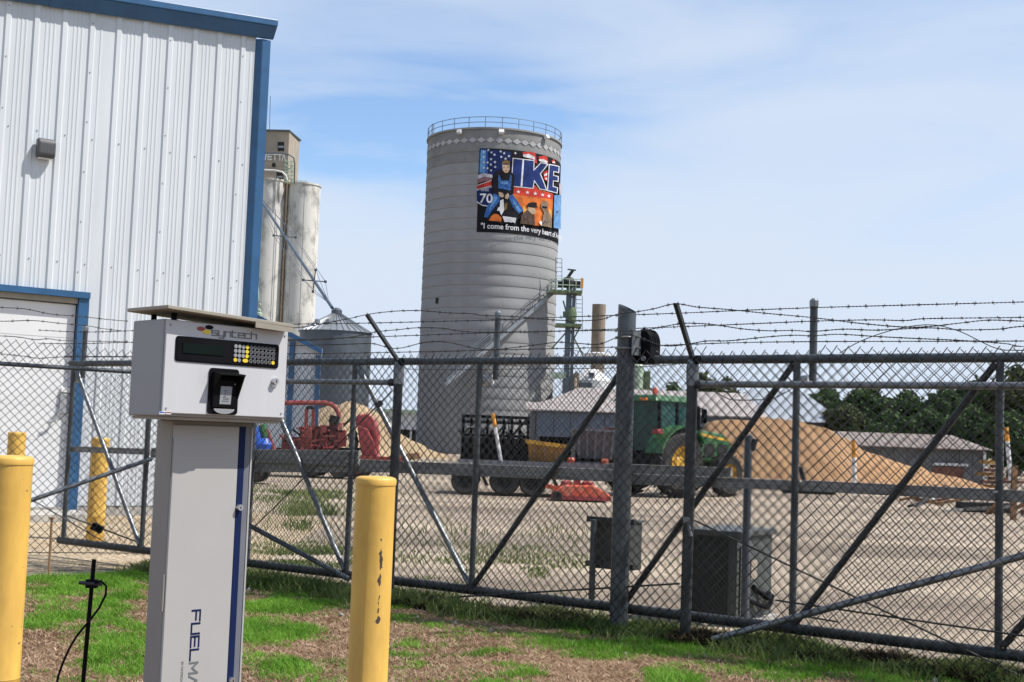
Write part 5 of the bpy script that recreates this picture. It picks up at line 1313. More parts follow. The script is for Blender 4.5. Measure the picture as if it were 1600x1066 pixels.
for y0, y1 in ((-.30, .30), (1.55, 2.15)):
    n = 9; b = MB(); arc = [(1.06 * math.cos(R(a)), .93 + 1.06 * math.sin(R(a))) for a in np.linspace(35, 165, n)]
    b.add([(x, y, z) for y in (y0, y1) for x, z in arc] + [(x * .94, y, .93 + (z - .93) * .94) for y in (y0, y1) for x, z in arc],
          [(i, i + 1, n + i + 1, n + i) for i in range(n - 1)] + [(2 * n + i, 3 * n + i, 3 * n + i + 1, 2 * n + i + 1) for i in range(n - 1)] + [(i, 2 * n + i, 2 * n + i + 1, i + 1) for i in range(n - 1)] + [(n + i, n + i + 1, 3 * n + i + 1, 3 * n + i) for i in range(n - 1)] + [(0, n, 3 * n, 2 * n), (n - 1, 3 * n - 1, 4 * n - 1, 2 * n - 1)])
    fn = b.build('fender', M['jgreen'], tc, smooth=True, auto=40, **L_)
    MB().bx(-.98, -.74, (y0 + y1) / 2 - .12, (y0 + y1) / 2 + .12, 1.72, 1.86).build('tail_lamp', M['red'], fn, bevel=.02, **L_)
MB().bar((-.6, yc - .45, .75), (-1.35, yc - .45, .55), .09, .09).build('lift_arm', M['black'], tc, **L_)
MB().bar((-.6, yc + .45, .75), (-1.35, yc + .45, .55), .09, .09).build('lift_arm', M['black'], tc, **L_)
for y in (cy0, cy1):
    sg_ = -1 if y == cy0 else 1
    MB().bar((.75, y, cz1 - .1), (.85, y + sg_ * .35, cz1 - .15), .03, .03).build('mirror_arm', M['black'], tc, **L_)
    MB().bx(.82, .86, y + sg_ * .28, y + sg_ * .46, cz1 - .55, cz1 - .15).build('mirror', M['black'], tc, bevel=.01, **L_)
MB().bx(-.2, .25, yc - .28, yc + .28, cz0 - .05, cz0 + .65).build('seat', M['dark'], tc, **L_)
for k in range(4): MB().tube(spline([(-.55, yc - .3 + k * .18, 1.25), (-.9, yc - .3 + k * .2, 1.2 - .05 * k), (-1.25, yc - .25 + k * .15, .75)], .08), .018, 6).build('hydraulic_hose', M['black'], tc, **L_)
MB().bx(-.25, .6, -.5, -.35, .35, .42).build('step', M['black'], tc, **L_)

# ---- low trailer with fat tyres carrying a folded rack, a mustard hopper and scrap
TY = 33.0
tx = lambda px, Y=TY: at(px, 740, Y).x
tz = lambda py, px=800, Y=TY: at(px, py, Y).z
tr_ = thing('flatbed_trailer', 'low dark flatbed trailer on fat black tyres left of the tractor', 'trailer', (tx(840), TY + 1, 0))
zd = tz(722)
MB().bx(tx(716), tx(962), TY - .2, TY + 2.1, zd - .16, zd).build('deck', M['dark'], tr_)
for y in (TY - .22, TY + 2.0): MB().bx(tx(716), tx(962), y, y + .1, zd - .24, zd + .03).build('side_rail', M['stripe'], tr_)
for px, r_ in ((727, .36), (789, .40), (833, .36)):
    for y in (TY - .05, TY + 1.9): wheel(tr_, (tx(px), y, r_), r_, .30, (0, 1, 0), M['dark'], 0, .5)
MB().bar((tx(962), TY + .9, zd - .1), (tx(1000), TY + .9, .45), .12, .12).build('drawbar', M['dark'], tr_)
MB().bx(tx(808), tx(817), TY - .27, TY - .225, zd - .30, zd - .20).build('side_lamp', M['amber'], tr_)
for px in (748, 810, 858): MB().bar((tx(px), TY - .15, zd - .2), (tx(px + 14), TY - .15, .25), .08, .08).build('stabiliser', M['dark'], tr_)
# folded rack
rk_ = thing('folded_harrow', 'black folded harrow of square rails standing on the trailer deck', 'harrow', (tx(772), TY + .6, zd))
x0, x1 = tx(720), tx(823); z0, z1, z2 = zd, tz(682), tz(652)
for k in range(9): x = x0 + (x1 - x0) * k / 8; MB().bar((x, TY + .5, z0), (x, TY + .5, z2 - .05 * (k % 2)), .07, .07, (0, 1, 0)).build('upright', M['black'], rk_)
for z in (z0 + .06, z1, (z1 + z2) / 2 + .1, z2):
    for y in (TY + .42, TY + .95): MB().bar((x0 - .05, y, z), (x1 + .05, y, z), .06, .07).build('rail', M['black'], rk_)
for k in range(4): x = x0 + (x1 - x0) * k / 4; MB().bar((x, TY + .45, z1), (x + (x1 - x0) / 4, TY + .45, z2), .05, .05).build('diagonal', M['black'], rk_)
g = random.Random(4)
b = MB()
for k in range(60):
    x = g.uniform(x0, x1); z = g.uniform(z0 + .05, z1); b.bar((x, TY + .4 + g.uniform(0, .6), z), (x + g.uniform(-.15, .15), TY + .4 + g.uniform(0, .6), z + g.uniform(.15, .35)), .03, .06)
b.build('tine', M['dark'], rk_, kind='stuff')
MB().bx(x0, x1, TY + .7, TY + .85, z0 + .02, z1 - .05).build('back_plate', M['dark'], rk_)
hpx = thing('mustard_hopper', 'rusty mustard steel hopper standing on the trailer deck', 'hopper', (tx(850), TY + .8, zd))
x0, x1 = tx(822), tx(884); z1 = tz(687)
MB().hexa([(x0 + .10, TY + .35, zd + .02), (x1 - .05, TY + .35, zd + .02), (x0 + .10, TY + 1.35, zd + .02), (x1 - .05, TY + 1.35, zd + .02), (x0, TY + .2, z1), (x1, TY + .2, z1 - .10), (x0, TY + 1.5, z1), (x1, TY + 1.5, z1 - .10)]).build('body', M['mustard'], hpx, bevel=.03)
MB().hexa([(x0 - .04, TY + .16, z1 - .08), (x1 + .02, TY + .16, z1 - .18), (x0 - .04, TY + .20, z1 - .08), (x1 + .02, TY + .20, z1 - .18), (x0 - .04, TY + .16, z1 + .02), (x1 + .02, TY + .16, z1 - .08), (x0 - .04, TY + .20, z1 + .02), (x1 + .02, TY + .20, z1 - .08)]).build('lip', M['jyellow'], hpx)
for px in (834, 851, 868): MB().bx(tx(px) - .03, tx(px) + .03, TY + .22, TY + .34, zd + .1, z1 - .2).build('rib', M['rust'], hpx)
gr_ = thing('grey_spreader', 'dark grey box spreader on the trailer between the hopper and the tractor', 'spreader', (tx(925), TY + .8, zd))
x0, x1 = tx(893), tx(966); z1 = tz(672, 930)
MB().hexa([(x0 + .25, TY + .3, zd + .15), (x1 - .15, TY + .3, zd + .15), (x0 + .25, TY + 1.6, zd + .15), (x1 - .15, TY + 1.6, zd + .15), (x0, TY + .1, z1), (x1, TY + .1, z1 - .04), (x0, TY + 1.8, z1), (x1, TY + 1.8, z1 - .04)]).build('box', M['grey_wall'], gr_, bevel=.02)
for k in range(5): x = x0 + .15 + k * (x1 - x0 - .3) / 4; MB().bar((x * .9 + (x0 + x1) * .05, TY + .22, zd + .15), (x, TY + .06, z1 - .05), .05, .05).build('rib', M['stripe'], gr_)
MB().bar((x0, TY + .05, z1 + .02), (x1, TY + .05, z1 - .02), .06, .06).build('top_rail', M['stripe'], gr_)
for px in (892, 945): MB().lathe([(.09, zd + .02), (.10, zd + .12), (.05, zd + .17)], 10, (tx(px), TY + .1)).build('red_fitting', M['orange'], gr_)
# orange-red mower deck in front of the trailer
my = 31.6; mx = lambda px: at(px, 765, my).x; mz = lambda py, px=900: at(px, py, my).z
mw = thing('mower_deck', 'orange red rotary mower deck lying on the gravel by the trailer', 'mower deck', (mx(905), my, 0))
x0, x1 = mx(862), mx(952)
pr = [(x0, .05), (x1, .05), (x1, .17), (x1 - .10, .24), (x1 - .40, mz(757)), (x0 + .30, mz(758)), (x0 + .08, .26)]
MB().prism([(x, my - .35, z) for x, z in pr], (0, 1.25, 0)).build('deck_shell', M['orange'], mw, bevel=.04)
MB().bx(x0 - .02, x1 + .02, my - .39, my - .355, .03, .13).build('skirt', M['red_faded'], mw)
for px, r_ in ((884, .13), (918, .15)): MB().lathe([(r_, mz(758) - .05), (r_, mz(758) + .07), (r_ * .5, mz(758) + .11)], 14, (mx(px), my)).build('blade_housing', M['red'], mw, smooth=True, auto=40)
MB().bx(mx(896), mx(906), my - .2, my, mz(760), mz(749)).build('gearbox', M['red'], mw)
MB().bar((mx(872), my - .2, .28), (mx(850), my - .1, .36), .10, .10).build('side_arm', M['orange'], mw)
wheel(mw, (mx(870), my - .45, .12), .12, .10, (0, 1, 0), M['dark'], 0, .5, 'gauge_wheel')

# ---- red machine left of the post
RY = 41.0
rx = lambda px, Y=RY: at(px, 700, Y).x
rz_ = lambda py, px=510, Y=RY: at(px, py, Y).z
rm = thing('red_harvester', 'red forage machine with a curved spout arm and folded pickup', 'farm machine', (rx(510), RY, 0))
arm = [at(px, py, RY) for px, py in ((420, 628), (444, 629.5), (480, 629.5), (508, 629.5), (518, 632), (525, 638), (529, 646), (530, 653))]
MB().tube(spline(arm, .15), [.075 + .075 * max(0, (i - 22) / 12) for i in range(len(spline(arm, .15)))], 8).build('spout_arm', M['red'], rm, smooth=True)
MB().bar(at(524, 650, RY), at(521, 662, RY), .30, .26, (0, 1, 0)).build('spout_flap', M['dark'], rm)
for px in (479, 490): MB().bar(at(px, 640, RY), at(px - 1, 672, RY), .10, .14, (0, 1, 0)).build('mast', M['red'], rm)
MB().tube([at(479, 641, RY), at(481, 637, RY), at(487, 636.5, RY), at(490, 641, RY)], .06, 8).build('mast_head', M['dark'], rm)
def fr(x0, y0, x1, y1, m, nm, dy=0.0, th=.5): return MB().prism([at(x0, y1, RY + dy), at(x1, y1, RY + dy), at(x1, y0, RY + dy), at(x0, y0, RY + dy)], (0, th, 0)).build(nm, m, rm, bevel=.02)
fr(440, 683, 470, 704, M['maroon'], 'side_frame'); fr(468, 668, 486, 706, M['red'], 'hopper', -.2); fr(474, 666, 520, 704, M['maroon'], 'body', .1, 1.2)
fr(500, 664, 510, 700, M['red'], 'rib', -.15, .2); fr(514, 660, 528, 706, M['maroon'], 'feed_roll', 0, 1.0); fr(420, 700, 562, 708, M['dark'], 'chassis', .2, 1.0)
fr(528, 672, 540, 698, M['red'], 'door', -.3, .2)
for k in range(11): MB().bar(at(440 + k * 8, 704, RY - .25), at(447 + k * 8, 672 + 6 * (k % 3), RY - .25), .06, .05, (0, 1, 0)).build('tine_bar', M['maroon'], rm)
for k in range(5): MB().bar(at(450 + k * 18, 690 - (k % 2) * 8, RY - .3), at(470 + k * 18, 686 - (k % 2) * 5, RY - .3), .06, .06).build('cross_bar', M['red'], rm)
gq = random.Random(3)
for k in range(34):
    px_ = gq.uniform(436, 552); py_ = gq.uniform(664, 702); L_ = gq.uniform(6, 20); t_ = gq.uniform(-.9, .9) + (1.57 if k % 3 else 0)
    MB().bar(at(px_, py_, RY - .3 - .2 * (k % 2)), at(px_ + L_ * math.cos(t_), min(706, py_ + L_ * math.sin(t_)), RY - .3 + .5 * (k % 3)), .05, .045).build('frame_bar', M[gq.choice(['maroon', 'red', 'black', 'red_faded'])], rm)
# fan housing and chute
fb = MB(); c = at(572, 662, RY)
fb.lathe([(.02, -.42), (.62, -.36), (.66, 0), (.62, .36), (.02, .42)], 18)
rt = Matrix.Rotation(R(90), 3, 'X')
for v in fb.v: v.xyz = rt @ v * .44 + c
fb.build('fan_housing', M['red_faded'], rm, smooth=True)
MB().tube([at(556, 664, RY), at(562, 655, RY), at(572, 653, RY), at(582, 662, RY), at(587, 680, RY), at(586, 706, RY)], [.10, .15, .17, .17, .15, .12], 10).build('chute', M['red_faded'], rm, smooth=True)
MB().prism([at(px, py, RY - .2) for px, py in ((558, 664), (574, 670), (584, 690), (590, 714), (566, 714), (561, 690))], (0, .7, 0)).build('chute_body', M['red_faded'], rm, bevel=.04)
MB().tube([at(551, 672, RY), at(556, 690, RY), at(552, 708, RY)], .10, 8).build('hose', M['dark'], rm, smooth=True)
MB().bar(at(560, 716, RY - .4), at(636, 719, RY - .4), .16, .16).build('drawbar', M['red'], rm)
MB().bar(at(610, 717, RY - .4), at(655, 712, RY - .2), .22, .2).build('hitch_block', M['rust'], rm)
for px, r_ in ((489, .42), (533, .34), (561, .30)):
    for y in (RY - .2, RY + 1.4): wheel(rm, (rx(px), y, r_), r_, .28, (0, 1, 0), M['maroon'], 0, .5)
# ---- blue implement peeping out right of the fuel terminal
bi = thing('blue_auger', 'blue grain auger with green tube half hidden by the fuel terminal', 'auger', tuple(gz(402, 756)))
BY_ = gz(402, 756).y; bp = lambda px, py: at(px, py, BY_)
MB().tube([bp(398, 668), bp(402, 690), bp(408, 706)], [.16, .18, .14], 10).build('tube', M['bluepaint'], bi, smooth=True)
MB().tube([bp(409, 664), bp(416, 684)], .11, 8).build('green_tube', M['jgreen'], bi, smooth=True)
MB().tube([bp(416, 672), bp(428, 704), bp(433, 712)], .07, 8).build('red_tube', M['maroon'], bi, smooth=True)
b = MB(); c = bp(413, 697); b.lathe([(.02, -.22), (.2, -.16), (.24, .05), (.12, .22)], 12)
for v in b.v: v += c
b.build('intake_hopper', M['bluepaint'], bi, smooth=True)
MB().prism([bp(385, 733), bp(432, 735), bp(430, 722), bp(385, 720)], (0, .8, 0)).build('carriage', M['stripe'], bi)
wheel(bi, (bp(392, 740).x, BY_ - .1, .36), .36, .22, (0, 1, 0), M['dark'], 0, .5)
wheel(bi, (bp(392, 740).x, BY_ + 1.0, .36), .36, .22, (0, 1, 0), M['dark'], 0, .5)

# ---- orange-tipped marker posts, pallets and scrap along the sand
def marker(pt, pb, ps, Y_, label, short=False, rad=.075):
    a, b_ = at(*pt, Y_), at(*pb, Y_); s = a.lerp(b_, ps)
    t = thing('marker_post', label, 'marker post', (b_.x, Y_, min(b_.z, 0)), 0, 'white posts with orange tips')
    foot = b_ + (b_ - a) * (max(0, b_.z + .1) / max(.1, (a - b_).z))
    if short: foot = b_
    MB().cyl(foot, s, rad, n=12).build('shaft', M['white'], t, smooth=True); MB().cyl(s, a, rad + .003, n=12).build('tip', M['post_orange'], t, smooth=True)
marker((770, 646), (783, 722), .28, TY + .15, 'leaning white marker post with orange tip by the folded harrow', True, .05)
marker((1334, 688), (1335, 752), .42, 43.0, 'white marker post with orange tip before the sand slope')
marker((1572, 668), (1579, 745), .28, 43.5, 'white marker post with orange tip at the right end of the yard')
def at0(px, py): q = gz(px, py); return q
q = at0(1462, 786); cg = thing('wire_crate', 'small rusty pallet crate at the toe of the sand pile', 'crate', tuple(q))
w_, h_ = .36, .48
for i in range(5): MB().bx(q.x - w_, q.x + w_, q.y - .03, q.y + .03, .08 + i * .09, .13 + i * .09).build('slat', M['brick'], cg)
for i in (-1, 0, 1): MB().bx(q.x + i * (w_ - .05) - .05, q.x + i * (w_ - .05) + .05, q.y + .032, q.y + .10, 0, h_ + .05).build('post', M['brick'], cg)
MB().bx(q.x - w_, q.x + w_, q.y + .1, q.y + .8, 0, .12).build('base', M['brick'], cg)
q = at0(1264, 772); cg = thing('scraper_implement', 'low dark scraper blade in front of the sand pile', 'scraper blade', tuple(q))
MB().prism([(q.x - .85, q.y, .0), (q.x - .85, q.y + .25, .05), (q.x - .85, q.y + .15, .42), (q.x - .85, q.y - .02, .42)], (1.7, 0, 0)).build('blade', M['dark'], cg)
MB().bar((q.x - .1, q.y + .1, .3), (q.x - .25, q.y + .2, .85), .12, .12).build('mast', M['dark'], cg)
MB().bar((q.x + .6, q.y + .1, .1), (q.x + 1.0, q.y - .1, .32), .09, .09).build('arm', M['dark'], cg)
q = at0(1540, 800); cg = thing('timber_sleeper', 'dark timber sleeper lying near the right gate upright', 'timber', tuple(q))
MB().box((q.x, q.y, .12), (1.5, .3, .24), Matrix.Rotation(R(6), 3, 'Z')).build('beam', M['dark'], cg, bevel=.02)
q = at0(1583, 812); cg = thing('rusty_stand', 'rusty upright steel stand with crossbars at the right edge', 'stand', tuple(q))
for dx in (-.35, .0, .5): MB().bar((q.x + dx, q.y, -.05), (q.x + dx + .03, q.y, 1.25 if dx == 0 else .95), .12, .10, (0, 1, 0)).build('upright', M['rust'] if dx == 0 else M['brick'], cg)
for z in (.55, .85): MB().bar((q.x - .7, q.y + .06, z), (q.x + 1.0, q.y + .06, z + .03), .06, .06).build('crossbar', M['brick'], cg)
g = random.Random(9)
sc2 = thing('scrap_heap', 'heap of rusty scrap iron behind the rusty stand', 'scrap heap', (q.x + .3, q.y + 3, 0))
for k in range(16):
    p_ = Vector((q.x + g.uniform(-1.2, 2.2), q.y + 3 + g.uniform(-.5, .8), g.uniform(.06, .42))); d_ = Vector((g.uniform(-1, 1), g.uniform(-.5, .5), g.uniform(-.3, .5))).normalized() * g.uniform(.3, .8)
    MB().bar(p_ - d_, p_ + d_, g.uniform(.06, .16), g.uniform(.05, .12)).build('scrap_piece', M[g.choice(['rust', 'brick', 'white', 'dark', 'plank'])], sc2)

# ------------------------------------------------------------------ yellow bollards
def bollard(base, r, h, label, m, seam=.035):
    t = thing('yellow_bollard', label, 'bollard', (base.x, base.y, 0), 0, 'yellow steel bollards')
    MB().lathe([(r, -.3), (r, .30), (r + .002, .305), (r, .31), (r, h - seam)], 40, (base.x, base.y)).build('pipe', m, t, smooth=True, auto=40)
    cp = MB().lathe([(r + .003, h - seam), (r + .004, h - .010), (r * .975, h - .001), (r * .8, h + .005), (.01, h + .008)], 40, (base.x, base.y)).build('cap', M['bollard'], t, smooth=True, auto=50)
    return t
bollard(at(581, 900, 6.2), .0958, EYE - (745 - 675) / (2000 / 6.2), 'yellow bollard with a dark vertical scrape, right of the fuel terminal', M['bollard_scraped'])
bl = at(6, 900, 6.05); bollard(bl, .099, EYE - (713 - 655.5) / (2000 / 6.05), 'large chipped yellow bollard cut by the left edge of the picture', M['bollard_chipped'])
bollard(at(153, 760, 16.6), .112, 1.30, 'yellow bollard seen through the gate by the blue door jamb', M['bollard'])
bollard(at(25.5, 700, 15.8), .105, EYE - (675 - 655.5) / (2000 / 15.8), 'yellow bollard whose top shows just behind the near left bollard', M['bollard'])

# ------------------------------------------------------------------ fuel terminal
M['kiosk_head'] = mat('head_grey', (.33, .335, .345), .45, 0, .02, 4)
KX, KY, PHI = -1.325, 4.85, R(45.6)
HW, HD, HH, HZ = .572, .229, .370, 1.533
kt = thing('fuel_terminal', 'white card operated fuel terminal on a grey pedestal', 'fuel terminal', (KX, KY, 0), PHI)
KM = WM[kt.name]; KI = KM.inverted()
def kl(px, py, y=0.0):                                   # photo point -> local (x, z) on the plane at depth y
    o = KI @ CAM; d = KI.to_3x3() @ ray(px, py); t = (y - o.y) / d.y; q = o + d * t; return q.x, q.z
K = dict(world=False)
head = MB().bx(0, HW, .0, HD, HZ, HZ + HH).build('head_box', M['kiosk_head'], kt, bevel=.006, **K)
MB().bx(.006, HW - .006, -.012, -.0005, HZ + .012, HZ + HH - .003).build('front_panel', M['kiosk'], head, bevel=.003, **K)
MB().bx(.012, HW - .012, .012, HD - .012, HZ - .012, HZ - .0005).build('base_flange', M['tan'], head, **K)
FP = -.0125
for x in (.022, HW - .022):
    for z in (HZ + .03, HZ + HH - .022): MB().lathe([(.004, 0), (.004, .002), (.001, .003)], 8).v and [b__ for b__ in (MB().cyl((x, -.012, z), (x, -.0145, z), .0042, n=8).build('panel_screw', M['label'], head, **K),)]
# rain plate on four stand-offs
x0, z0 = kl(265, 489, -.05); 
zp = HZ + HH + .022
pl_ = MB().hexa([(-.022, -.062, zp + .012), (HW - .015, -.062, zp - .012), (-.022, HD + .012, zp + .012), (HW - .015, HD + .012, zp - .012), (-.022, -.062, zp + .026), (HW - .015, -.062, zp + .002), (-.022, HD + .012, zp + .026), (HW - .015, HD + .012, zp + .002)]).build('rain_plate', M['tan'], kt, bevel=.002, **K)
MB().hexa([(HW - .20, -.0625, zp - .026), (HW - .018, -.0625, zp - .032), (HW - .20, -.057, zp - .026), (HW - .018, -.057, zp - .032), (HW - .20, -.0625, zp - .004), (HW - .018, -.0625, zp - .0125), (HW - .20, -.057, zp - .004), (HW - .018, -.057, zp - .0125)]).build('plate_lip', M['tan'], pl_, **K)
for x in (.06, HW - .12):
    for y in (.03, HD - .05): MB().cyl((x, y, HZ + HH - .001), (x, y, zp + .006), .011, n=10).build('stand_off', M['black'], pl_, **K)
# keypad panel
def rrect(x0, z0, x1, z1, r, skew=0.0):
    out = []
    for cx, cz, a0 in ((x1 - r, z1 - r, 0), (x0 + r, z1 - r, 90), (x0 + r, z0 + r, 180), (x1 - r, z0 + r, 270)):
        for k in range(5): a = R(a0 + k * 22.5); out.append((cx + r * math.cos(a), cz + r * math.sin(a)))
    return out
ax, az = kl(180 + 460 / 4.8467, 460 + 312 / 4.8467, FP); bx_, bz = kl(180 + 1230 / 4.8467, 460 + 582 / 4.8467, FP)
_, az2 = kl(180 + 450 / 4.8467, 460 + 505 / 4.8467, FP)
kp = MB().prism([(x, FP - .003, z) for x, z in rrect(ax, az2, bx_, az, .012)], (0, .006, 0)).build('keypad_panel', M['black'], head, **K)
kp2 = MB().prism([(x, FP - .0045, z) for x, z in rrect(ax + .006, az2 + .006, bx_ - .006, az - .006, .009)], (0, .001, 0)).build('keypad_inset', M['black'], head, **K)
sx0, sz0 = kl(180 + 495 / 4.8467, 460 + 445 / 4.8467, FP); sx1, sz1 = kl(180 + 815 / 4.8467, 460 + 400 / 4.8467, FP)
MB().bx(ax + .028, ax + .028 + .185, FP - .0075, FP - .0047, az2 + .034, az2 + .072).build('display', M['screen'], head, **K)
KW = bx_ - ax; KHt = az - az2
def key(cx, cz, m, w=1.0):
    b = MB(); n = 12; r = .0078
    vs_ = [(cx + (r * math.cos(2 * math.pi * i / n) * w), FP - .0075, cz + r * math.sin(2 * math.pi * i / n)) for i in range(n)]
    b.prism(vs_, (0, .0028, 0)); b.build('key', m, head, **K)
    vs2 = [(cx + (x - cx) * .72, FP - .0080, cz + (z - cz) * .72) for x, y, z in vs_]
    if m is M['dark_key']:
        b = MB(); b.tube([(cx + r * .9 * math.cos(2 * math.pi * i / n), FP - .0078, cz + r * .9 * math.sin(2 * math.pi * i / n)) for i in range(n + 1)], .0009, 4, False); b.build('key_ring', M['grey_key'], head, **K)
for r_ in range(4):
    for c_ in range(11):
        cx = ax + KW * (.560 + .0378 * c_); cz = az - KHt * (.22 + .185 * r_)
        if r_ < 3: m = M['grey_key'] if c_ < 3 else (M['yellow_key'] if c_ == 3 else M['dark_key'])
        else:
            if c_ == 3: continue
            m = M['yellow_key'] if c_ in (0, 2, 10) else (M['grey_key'] if c_ == 1 else M['dark_key'])
        key(cx + (.011 if (r_ == 3 and c_ == 2) else 0), cz, m, 1.7 if (r_ == 3 and c_ == 2) else 1.0)
# card reader
rx0, rz0 = kl(180 + 712 / 4.8467, 460 + 555 / 4.8467, FP); rx1, rz1 = kl(180 + 938 / 4.8467, 460 + 922 / 4.8467, FP)
rzb = kl(180 + 694 / 4.8467, 460 + 905 / 4.8467, FP)[1]
rd = MB().prism([(x, FP - .006, z) for x, z in rrect(rx0, rzb, rx0 + .135, rz0, .014)], (0, .008, 0)).build('card_reader', M['black'], head, **K)
a0, a1 = rx0 + .014, rx0 + .125; b0, b1 = rzb + .026, rz0 - .018
MB().hexa([(a0, FP - .032, b0), (a1, FP - .032, b0), (a0, FP - .005, b0), (a1, FP - .005, b0), (a0 + .004, FP - .075, b1 - .014), (a1 + .004, FP - .075, b1 - .014), (a0, FP - .005, b1), (a1, FP - .005, b1)]).build('reader_hood', M['black'], rd, bevel=.003, **K) if False else None
rb = MB(); rb.hexa([(a0, FP - .014, b0), (a1, FP - .014, b0), (a0, FP - .0055, b0), (a1, FP - .0055, b0), (a0, FP - .022, b1 - .03), (a1, FP - .022, b1 - .03), (a0, FP - .0055, b1 - .005), (a1, FP - .0055, b1 - .005)]); rb.build('reader_body', M['black'], rd, bevel=.003, **K)
hd2 = MB(); hd2.hexa([(a0 - .002, FP - .012, b0 + .05), (a0 + .010, FP - .012, b0 + .05), (a0 - .002, FP - .005, b0 + .05), (a0 + .010, FP - .005, b0 + .05), (a0 - .002, FP - .060, b1 - .006), (a0 + .010, FP - .060, b1 - .006), (a0 - .002, FP - .005, b1), (a0 + .010, FP - .005, b1)])
hd2.hexa([(a1 - .006, FP - .012, b0 + .03), (a1 + .004, FP - .012, b0 + .03), (a1 - .006, FP - .005, b0 + .03), (a1 + .004, FP - .005, b0 + .03), (a1 - .006, FP - .060, b1 - .006), (a1 + .004, FP - .060, b1 - .006), (a1 - .006, FP - .005, b1), (a1 + .004, FP - .005, b1)])
hd2.hexa([(a0 - .002, FP - .062, b1 - .010), (a1 + .004, FP - .062, b1 - .010), (a0 - .002, FP - .005, b1 - .004), (a1 + .004, FP - .005, b1 - .004), (a0 - .002, FP - .062, b1 - .004), (a1 + .004, FP - .062, b1 - .004), (a0 - .002, FP - .005, b1 + .003), (a1 + .004, FP - .005, b1 + .003)])
hd2.build('reader_hood', M['black'], rd, **K)
lb = MB(); lb.hexa([(a0 + .030, FP - .0165, b0 + .014), (a1 - .030, FP - .0165, b0 + .014), (a0 + .030, FP - .012, b0 + .014), (a1 - .030, FP - .012, b0 + .014), (a0 + .030, FP - .0225, b1 - .052), (a1 - .030, FP - .0225, b1 - .052), (a0 + .030, FP - .018, b1 - .052), (a1 - .030, FP - .018, b1 - .052)]); lb.build('reader_label', M['label'], rd, **K)
lm = MB(); lx = (a0 + a1) / 2
yq = lambda z: FP - .0170 - .006 * (z - b0 - .014) / (b1 - .066 - b0)
for x0, x1, z0, z1 in ((lx - .010, lx + .004, b1 - .070, b1 - .067), (lx - .005, lx - .002, b1 - .092, b1 - .070), (lx - .012, lx + .002, b1 - .095, b1 - .092), (lx + .002, lx + .016, b1 - .101, b1 - .098), (lx - .010, lx + .010, b0 + .034, b0 + .036), (lx - .014, lx + .014, b0 + .026, b0 + .028)):
    lm.hexa([(x0, yq(z0) - .0006, z0), (x1, yq(z0) - .0006, z0), (x0, yq(z0) + .002, z0), (x1, yq(z0) + .002, z0), (x0, yq(z1) - .0006, z1), (x1, yq(z1) - .0006, z1), (x0, yq(z1) + .002, z1), (x1, yq(z1) + .002, z1)])
lm.build('label_mark', M['stripe'], rd, kind='stuff', **K)
n = 12; MB().prism([(lx + .047 * math.cos(R(180 + 15 * i)), FP - .013, b0 - .004 + .020 * math.sin(R(180 + 15 * i))) for i in range(n + 1)], (0, .008, 0)).build('card_slot_lip', M['grey_key'], rd, **K)
MB().cyl((a1 - .018, FP - .024, b1 - .042), (a1 - .018, FP - .019, b1 - .042), .003, n=8).build('status_lamp', M['label'], rd, **K)
# lock, stickers, logo
kx, kz = kl(428, 596, FP); lk = MB().cyl((kx, FP + .002, kz), (kx, FP - .018, kz), .0135, n=18).build('lock', M['chrome'], head, smooth=True, auto=40, **K)
MB().prism([(x, FP - .003, z) for x, z in rrect(kx - .014, kz - .026, kx + .014, kz + .008, .012)], (0, .004, 0)).build('lock_plate', M['chrome'], head, **K)
MB().box((kx, FP - .0185, kz), (.003, .002, .012)).build('keyhole', M['black'], lk, **K)
for px, m in ((253, 'bluepaint'), (263, 'red')):
    sx, sz = kl(px, 645, FP); MB().bx(sx - .012, sx + .012, FP - .001, FP + .001, sz - .006, sz + .004).build('sticker', M['white'], head, **K); MB().bx(sx - .011, sx + .011, FP - .0016, FP - .0011, sz - .001, sz + .003).build('sticker_band', M[m], head, **K)
for px, py, m in ((180 + 650 / 4.8467, 460 + 261 / 4.8467, 'red'), (180 + 712 / 4.8467, 460 + 250 / 4.8467, 'black'), (180 + 692 / 4.8467, 460 + 284 / 4.8467, 'yellow_key')):
    cx, cz = kl(px, py, FP); n = 18
    MB().prism([(cx + .0185 * math.cos(2 * math.pi * i / n), FP - .0012 - (.0005 if m == 'black' else 0), cz + .0085 * math.sin(2 * math.pi * i / n)) for i in range(n)], (0, .001, 0)).build('logo_dot', M[m], head, **K)
wx0, wz0 = kl(180 + 732 / 4.8467, 460 + 305 / 4.8467, FP); wx1, wz1 = kl(180 + 1078 / 4.8467, 460 + 341 / 4.8467, FP)
hcap = .0185; adv = (wx1 - wx0) / 7
for i, ch in enumerate('syntech'):
    b = MB()
    for k, quad in enumerate(strokes(ch, 1, 1, .23)): b.prism([(wx0 + i * adv + u * adv * .80, FP - .0011 - .0001 * k, wz0 - .002 + v * hcap) for u, v in quad], (0, .001, 0))
    b.build('logo_letter', M['print_grey'], head, **K)
